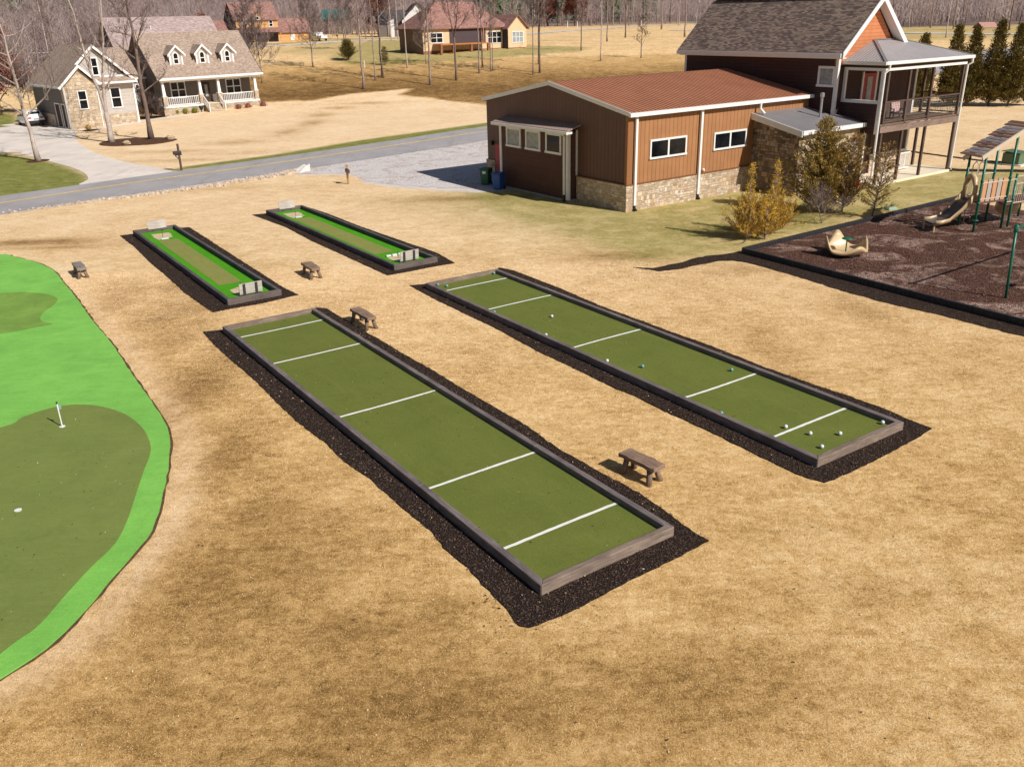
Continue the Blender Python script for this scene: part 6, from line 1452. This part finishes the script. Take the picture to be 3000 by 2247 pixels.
border(cA, cC, 14, 'black plastic border along the far side of the playground, by the cedars')
# mulch strip outside the border, trailing off over the lawn
MS = [(5.3, 36.3), (6.1, 36.1), (7.53, 36.95), (8.03, 37.43), (8.74, 37.9), (9.6, 38.1), (10.3, 38.4), (10.6, 38.1), (18.95, 25.2), (18.2, 24.8), (16.75, 26.77), (16.1, 27.58), (15.19, 28.96), (13.72, 30.68), (12.46, 32.78), (11.52, 34.63), (10.35, 36.5), (9.75, 37.05), (9.1, 37.0), (8.1, 36.45), (7.3, 35.9), (6.3, 35.6)]
sheet('mulch_bed', jitter_poly(MS, .2, .04, 3), .025, M['mulch'], skirt=.04, kind='stuff')
sheet('mulch_bed', jitter_poly([(26.0, 61.2), (28.2, 60.6), (30.0, 58.7), (33.7, 57.9), (40, 57.2), (40, 56.5), (33.6, 57.0), (29.9, 57.8), (27.4, 59.4), (25.6, 60.2)], .3, .05, 3), .025, M['mulch'], kind='stuff')
sheet('mulch_bed', jitter_poly([(27, 69), (29.3, 67.9), (30.4, 67.3), (31.8, 64.6), (33.4, 62.0), (35.5, 60.9), (35.3, 60.4), (33.1, 61.5), (31.5, 64.1), (30.1, 66.8), (29, 67.4)], .3, .04, 3), .02, M['mulch'], kind='stuff')

# spinner: moulded bowl with three leaf shaped backrests and a wheel
s = empty('playground_spinner', (14.72, 37.35, .06), 0, 'tan moulded spinner with leaf shaped backs and green centre wheel', 'spinner')
b = MB(); nr, na = 14, 72; vs = []; fs = []
def rim(t):
    g = lambda a, w_: math.exp(-(((t - R(a) + math.pi) % (2 * math.pi) - math.pi) / w_) ** 2)
    return .05 + .62 * g(178, .34) + .66 * g(98, .42) + .50 * g(8, .36) + .30 * g(-72, .5)
for i in range(nr + 1):
    rr = .86 * i / nr
    for k in range(na):
        t = 2 * math.pi * k / na; f = max(0, (rr - .50) / .36); z = .16 + .02 * (rr / .5) ** 2 + rim(t) * f ** 1.9; r2_ = rr + .05 * f * rim(t)
        vs.append((r2_ * math.cos(t), r2_ * math.sin(t), z))
base = len(vs)
for i in range(nr, -1, -1):
    rr = .86 * i / nr
    for k in range(na):
        t = 2 * math.pi * k / na; f = max(0, (rr - .50) / .36); z = .10 - .02 + .03 * f + rim(t) * f ** 1.9 * .98 - .0; r2_ = rr + .05 * f * rim(t) + (.035 if i == nr else .03 * f)
        vs.append((r2_ * math.cos(t), r2_ * math.sin(t), z))
for i in range(2 * nr + 1):
    for k in range(na): fs.append((i * na + k, i * na + (k + 1) % na, (i + 1) * na + (k + 1) % na, (i + 1) * na + k))
b.add(vs, fs); b.build('bowl', M['tan_plastic'], s, True)
b = MB(); b.lathe([(.5, -.02), (.62, .05), (.55, .09), (.0, .09)], 24); b.build('turntable', M['black_plastic'], s)
b = MB(); b.tube([(0, 0, .15), (0, 0, .72)], .03, 10); b.build('centre_post', M['green_steel'], s, True)
b = MB(); b.lathe([(.0, .70), (.20, .70), (.235, .72), (.20, .75), (.0, .755)], 24); b.build('hand_wheel', M['green_steel'], s, True)

# play tower
P1, P2, P4, P3 = Vector((22.1, 40.95, 0)), Vector((23.78, 41.65, 0)), Vector((22.12, 42.45, 0)), Vector((23.8, 43.15, 0))
t = empty('play_tower', (22.1, 40.95, .06), 0, 'play tower with green posts, slatted sloping roof, slide deck and orange panels', 'play structure')
def l(p, z=0): return (p[0] - 22.1, p[1] - 40.95, z - .06)
def post(p, z, name='post'):
    b = MB(); b.tube([l(p, -.1), l(p, z)], .058, 12)
    for zz in (1.42, 2.45):
        if zz < z: b.lathe([(.058, zz - .06), (.075, zz - .05), (.075, zz + .05), (.058, zz + .06)], 12, l(p, 0))
    b.lathe([(.058, z - .02), (.062, z), (.0, z + .04)], 12, l(p, 0)); return b.build(name, M['green_steel'], t, True)
for p, z in ((P1, 3.72), (P2, 4.42), (P4, 3.62), (P3, 4.32)): post(p, z)
b = MB(); b.prism([l(P1, 1.38), l(P2, 1.38), l(P3, 1.38), l(P4, 1.38)], (0, 0, .07)); b.build('deck', M['deck_brown'], t)
# roof: two pitched beams and overhanging slats
ud = (P2 - P1).normalized(); vd = (P4 - P1).normalized()
b = MB()
for p, dz in ((P1, 0), (P4, -.26)):
    a_ = p - ud * .42; c_ = p + ud * 2.55; a_ = a_ + (Vector((0, -.20, 0)) if dz == 0 else Vector((0, 0, 0))); c_ = c_ + (Vector((0, -.20, 0)) if dz == 0 else Vector((0, 0, 0))); b.bar(l(a_, 3.56 + dz), l(c_, 4.86 + dz), .06, .2)
b.build('roof_beam', M['beige_steel'], t)
for i in range(13):
    f = -.40 + i * .238; z = 3.63 + (f + .4) * .437; p = P1 + ud * f; mm = M['play_brown'] if i % 4 in (0, 3) else M['play_purple']
    ov = (.30, .26, .12, .30)[i % 4]
    b = MB(); b.bar(l(p - vd * .12, z), l(p + vd * (1.5 + ov), z - .085), .19, .04, up=(-ud.x * .40, -ud.y * .40, .92)); b.build('roof_slat', mm, t)
# near panel: alternating orange and grey boards, green gaps
cols = ['play_orange', 'play_grey', 'play_orange', 'play_grey', 'play_orange']
for i, cm in enumerate(cols):
    f0 = .12 + i * .32; b = MB(); b.prism([l(P1 + ud * f0, 1.47), l(P1 + ud * (f0 + .25), 1.47), l(P1 + ud * (f0 + .25), 2.48), l(P1 + ud * f0, 2.48)], (-.02, .04, 0)); b.build('panel_board', M[cm], t)
b = MB(); b.bar(l(P1, 1.6), l(P2, 1.6), .03, .05); b.bar(l(P1, 2.35), l(P2, 2.35), .03, .05); b.build('panel_rail', M['beige_steel'], t)
def rails(pa, pb, z0, z1, n, par=t):
    b = MB(); b.tube([l(pa, z1), l(pb, z1)], .025, 6); b.tube([l(pa, z0), l(pb, z0)], .025, 6)
    for i in range(1, n): q_ = pa.lerp(pb, i / n); b.tube([l(q_, z0), l(q_, z1)], .014, 6)
    return b.build('railing', M['beige_steel'], par)
rails(P4, P3, 1.5, 2.45, 12)
# right hand lower deck reaching out of the photo
Q1, Q2, Q3 = Vector((24.2, 41.85, 0)), Vector((26.0, 42.6, 0)), Vector((25.3, 43.75, 0))
post(Q1, 2.25); post(Q2, 2.25); post(Q3, 2.25); post(Vector((25.95, 44.1, 0)), 2.25)
b = MB(); b.prism([l(P2, 1.15), l(Q1, 1.15), l(Q2, 1.15), l((25.95, 44.1), 1.15), l(P3, 1.15)], (0, 0, .07)); b.build('deck', M['deck_brown'], t)
rails(Q1, Q2, 1.22, 2.12, 14); rails(P2, Q1, 1.3, 2.35, 4); rails(Q3, Vector((25.95, 44.1, 0)), 1.22, 2.12, 7)
b = MB(); b.ball(l((24.9, 43.4), .75), .55, 16, 10, (1, 1, .8)); b.build('crawl_bubble', M['tan_plastic'], t, True)
b = MB(); b.lathe([(.0, -.02), (.14, -.02), (.15, .0), (.14, .02), (.0, .02)], 18, l(P1, .62)); b.build('stepping_disc', M['green_steel'], t, True)
# slide: open trough with raised tan rims and a darker bed
top, mid1, mid2, end = Vector((22.0, 41.72, 1.45)), Vector((21.45, 41.66, 1.02)), Vector((20.9, 41.58, .56)), Vector((20.2, 41.48, .42))
sl_ = MB(); rimb = MB(); path = [top, top.lerp(mid1, .5) + Vector((0, 0, .04)), mid1, mid2, mid2.lerp(end, .5) - Vector((0, 0, .02)), end]
hw = .43; L_, R_ = [], []
for i, p in enumerate(path):
    d = (path[min(i + 1, 5)] - path[max(i - 1, 0)]); n_ = Vector((-d.y, d.x, 0)).normalized(); L_.append(p + n_ * hw); R_.append(p - n_ * hw)
for i in range(5):
    sl_.add([l(L_[i], L_[i].z + .06), l(R_[i], R_[i].z + .06), l(R_[i + 1], R_[i + 1].z + .06), l(L_[i + 1], L_[i + 1].z + .06)], [(0, 1, 2, 3)])
bedo = sl_.build('slide_bed', m_plain('shaded_slide_bed', (.12, .095, .085), .4, .15, 3), t)
for side in (L_, R_):
    b = MB(); hts = [.42, .26, .16, .14, .16, .20]; vs = []
    for i, p in enumerate(side):
        out = (side[i] - (path[i])).normalized() * .06; z = p.z
        vs += [l(p, z), l(p, z + hts[i]), l(p + out, z + hts[i] + .01), l(p + out * 1.3, z - .04)]
    fs = [(i * 4 + k, i * 4 + (k + 1) % 4, (i + 1) * 4 + (k + 1) % 4, (i + 1) * 4 + k) for i in range(5) for k in range(4)] + [(0, 1, 2, 3), (20, 21, 22, 23)]
    b.add(vs, fs); b.build('slide_rim', M['tan_plastic'], t, True)
b = MB()
for p in (L_[5], R_[5]): b.tube([l(p * .97 + path[5] * .03, 0.0), l(p * .97 + path[5] * .03, .44)], .045, 8)
b.build('slide_leg', M['tan_plastic'], t)
b = MB(); pts = [l(L_[0], 1.45), l(L_[0] + Vector((0, .04, 0)), 2.1), l(L_[0] * .75 + R_[0] * .25, 2.5), l((L_[0] + R_[0]) * .5, 2.58), l(L_[0] * .25 + R_[0] * .75, 2.5), l(R_[0] - Vector((0, .04, 0)), 2.1), l(R_[0], 1.45)]
b.tube(pts, [.09, .1, .13, .15, .13, .1, .09], 8); b.build('slide_hood', M['tan_plastic'], t, True)
rails(L_[0] + Vector((.1, 0, 0)), R_[0] + Vector((.1, 0, 0)), 1.62, 2.35, 5)
b = MB(); a_ = Vector((22.5, 42.75, 0))
for dx in (0, .42): q_ = a_ + ud * dx; b.tube([l(q_, .1), l(q_, 2.9), l(q_ - vd * .25, 3.12), l(q_ - vd * .5, 3.0), l(q_ - vd * .5, 1.5)], .022, 8)
for i in range(6): z = .35 + i * .24; b.tube([l(a_, z), l(a_ + ud * .42, z)], .018, 6)
b.build('ladder', M['beige_steel'], t, True)

# swing set: one post in the frame, beam and swings beyond its edge
sw = empty('swing_set', (18.21, 30.67, .06), R(35), 'green swing set post rising at the right edge of the photo', 'swing set')
for x in (0, 7.4):
    b = MB(); b.tube([(x, 0, -.1), (x, .12, 2.58)], .05, 12); b.build('post', M['green_steel'], sw, True)
    b = MB(); b.lathe([(.05, 2.42), (.085, 2.45), (.085, 2.66), (.04, 2.70)], 12, (x, .12, 0)); b.build('joint', M['green_steel'], sw, True)
b = MB(); b.tube([(-.1, .12, 2.58), (7.5, .12, 2.58)], .045, 12); b.build('crossbar', M['green_steel'], sw, True)
for x in (1.9, 4.6):
    b = MB()
    for dx in (-.25, .25): b.tube([(x + dx, .12, 2.55), (x + dx, .12, .5)], .012, 5)
    ch = b.build('chains', M['galv'], sw)
    b = MB(); b.box(x - .28, x + .28, .02, .22, .46, .5); b.build('swing_seat', M['black_plastic'], ch)

# ------------------------------------------------------------------ bins, mail boxes, posts and utility boxes
def bin_(loc, rz, m, lidm, label, mark=None):
    e = empty('wheelie_bin', loc, rz, label, 'bin', 'wheeled bins by the hall'); b = MB(); b.add([(-.24, -.27, .06), (.24, -.27, .06), (.24, .27, .06), (-.24, .27, .06), (-.30, -.34, .98), (.30, -.34, .98), (.30, .38, .98), (-.30, .38, .98)], [(0, 3, 2, 1), (4, 5, 6, 7), (0, 1, 5, 4), (1, 2, 6, 5), (2, 3, 7, 6), (3, 0, 4, 7)])
    b.build('body', m, e, bevel=.02)
    b = MB(); b.prism([(-.32, -.37, .985), (.32, -.37, .985), (.32, -.36, 1.03), (.32, .40, 1.07), (-.32, .40, 1.07), (-.32, -.36, 1.03)][:2] + [(.32, .40, .985), (-.32, .40, .985)], (0, 0, .07)); b.build('lid', lidm, e, bevel=.015)
    for k in (-1, 1):
        b = MB(); b.lathe([(.02, -.03), (.11, -.03), (.11, .03), (.02, .03)], 14); w_ = b.build('wheel', M['tyre'], e); w_.location = (k * .27, .3, .11); w_.rotation_euler = (0, R(90), 0)
    b = MB(); b.tube([(-.22, .42, .98), (.22, .42, .98)], .02, 6); b.build('handle', lidm, e)
    if mark:
        b = MB(); b.quad((-.1, -.338, .74), (.13, -.338, .74), (.13, -.352, .9), (-.1, -.352, .9)); b.build('sticker', M['white_plastic'], e)
M['bin_green'] = m_plain('dark_green_plastic', (.02, .12, .06), .5, .1, 6); M['bin_blue'] = m_plain('blue_plastic', (.025, .10, .33), .5, .1, 6)
bin_((-1.35, 57.2, 0), R(-25), M['bin_green'], M['bin_green'], 'dark green wheeled bin with a white sticker, beside the red door', True)
bin_((-.55, 55.35, 0), R(-30), M['bin_blue'], M['bin_blue'], 'blue wheeled bin at the corner of the lean-to')
M['post_tan'] = m_wood('tan_post', (.40, .26, .11), (.22, .14, .06), 2)
M['mail'] = m_plain('dark_mailbox', (.035, .03, .03), .5)
def mailbox(loc, rz, label, pm_, h_, bx_, mm):
    e = empty('mailbox', loc, rz, label, 'mailbox'); b = MB(); b.box(-.06, .06, -.06, .06, -.1, h_); b.build('post', pm_, e)
    z = h_ * bx_; b = MB(); pr = [(-.11, z), (.11, z), (.11, z + .14)] + [(.11 * math.cos(a), z + .14 + .11 * math.sin(a)) for a in [math.pi * i / 8 for i in range(1, 8)]] + [(-.11, z + .14)]
    b.prism([(x, -.40, zz) for x, zz in pr], (0, .55, 0)); bb = b.build('box', mm, e)
    b = MB(); b.bar((0, -.3, z - .04), (0, .2, z - .04), .1, .07); b.bar((0, -.3, z - .08), (0, -.02, z - .38), .06, .06); b.build('bracket', pm_, e)
mailbox((-24.06, 65.97, 0), R(-45), 'black mailbox on a brown post at the roadside by the driveway', M['post_wood'], 1.95, .62, M['mail'])
mailbox((-10.54, 58.69, 0), R(20), 'brown box on a tan wooden post at the gravel lot edge', M['post_tan'], 1.25, .62, m_plain('brown_mailbox', (.09, .05, .03), .6))
mailbox((-36.73, 208.1, hz(0, 208)), R(-30), 'far black mailbox on a yellowish post beside the street near the pickup', M['post_tan'], 1.7, .62, M['mail'])
for x, y, lab in [(-21.52, 143.27, 'short white marker post in the field left of the tan house'), (18.49, 272, 'white marker post at the far wood edge, left one'), (20.82, 266, 'white marker post at the far wood edge, middle one'), (38.0, 260, 'white marker post at the far wood edge, right one')]:
    b = MB(); k = 1 if y < 200 else 1.6; b.box(-.05 * k, .05 * k, -.05 * k, .05 * k, -.2, 1.0 * k); b.prism([(-.07 * k, -.07 * k, 1.0 * k), (.07 * k, -.07 * k, 1.0 * k), (0, -.07 * k, 1.08 * k)], (0, .14 * k, 0)); o = b.build('marker_post', M['white_plastic']); o.location = (x, y, hz(x, y)); tag(o, lab, 'post', 'white marker posts')
u = empty('utility_box', (34.4, 60.2, 0), R(35), 'green electrical utility box on a concrete pad behind the play tower', 'utility box')
b = MB(); b.box(-.75, .85, -.85, .75, -.05, .08); b.build('pad', M['concrete'], u)
M['box_green'] = m_plain('utility_green', (.10, .16, .095), .5, .08, 3)
b = MB(); b.box(-.6, .6, -.6, .55, .08, .78); b.build('cabinet', M['box_green'], u, bevel=.03)
b = MB(); b.prism([(-.64, -.64, .782), (.64, -.64, .782), (.64, .60, .86), (-.64, .60, .86)], (0, 0, .05)); b.build('lid', M['box_green'], u)
# concrete culvert end by the road
u = empty('culvert_headwall', (-14.85, 64.3, 0), R(45), 'white concrete culvert end piece at the roadside rocks', 'culvert'); u.scale = (.72, .72, .8)
b = MB(); b.prism([(-.9, -.7, -.1), (.9, -.2, -.1), (.9, -.2, .55), (.5, -.25, .55)], (0, .12, 0)); b.prism([(-.9, .6, -.1), (.9, .3, -.1), (.9, .3, .55), (.5, .3, .55)], (0, .12, 0)); b.box(.8, .95, -.2, .42, -.1, .6); b.build('wing_walls', m_plain('pale_concrete', (.62, .60, .57), .8, .1), u)
b = MB(); b.lathe([(.2, 0), (.2, .03), (0, .03)], 14); pp = b.build('pipe_mouth', M['black_plastic'], u); pp.location = (.78, .11, .22); pp.rotation_euler = (0, R(-90), 0)
# little red bench near the annex corner
e = empty('red_bench', (HO[0] + 14.6 * math.cos(HR) + 3.9 * math.sin(HR), HO[1] + 14.6 * math.sin(HR) - 3.9 * math.cos(HR), 0), HR, 'small red bench by the annex wall, half hidden behind the cedars', 'bench')
b = MB(); b.box(-.7, .7, -.2, .2, .38, .44); b.build('seat', M['red'], e)
b = MB(); b.box(-.7, .7, .16, .21, .5, .85); b.build('backrest', M['red'], e)
for x in (-.6, .6):
    b = MB(); b.box(x - .05, x + .05, -.18, .2, 0, .38); b.build('leg', M['red'], e)

e = empty('valve_box', (HO[0] + 16.6, 46.2, 0), R(20), 'small pale green irrigation valve box in the lawn right of the thin cedar', 'valve box')
e.location = (20.55, 46.7, 0)
b = MB(); b.box(-.3, .3, -.2, .2, -.05, .10); b.build('body', m_plain('pale_green_plastic', (.30, .42, .33), .6, .1), e, bevel=.02)
b = MB(); b.box(-.25, .25, -.15, .15, .101, .125); b.build('lid', m_plain('pale_green_lid', (.38, .50, .41), .6, .1), e)
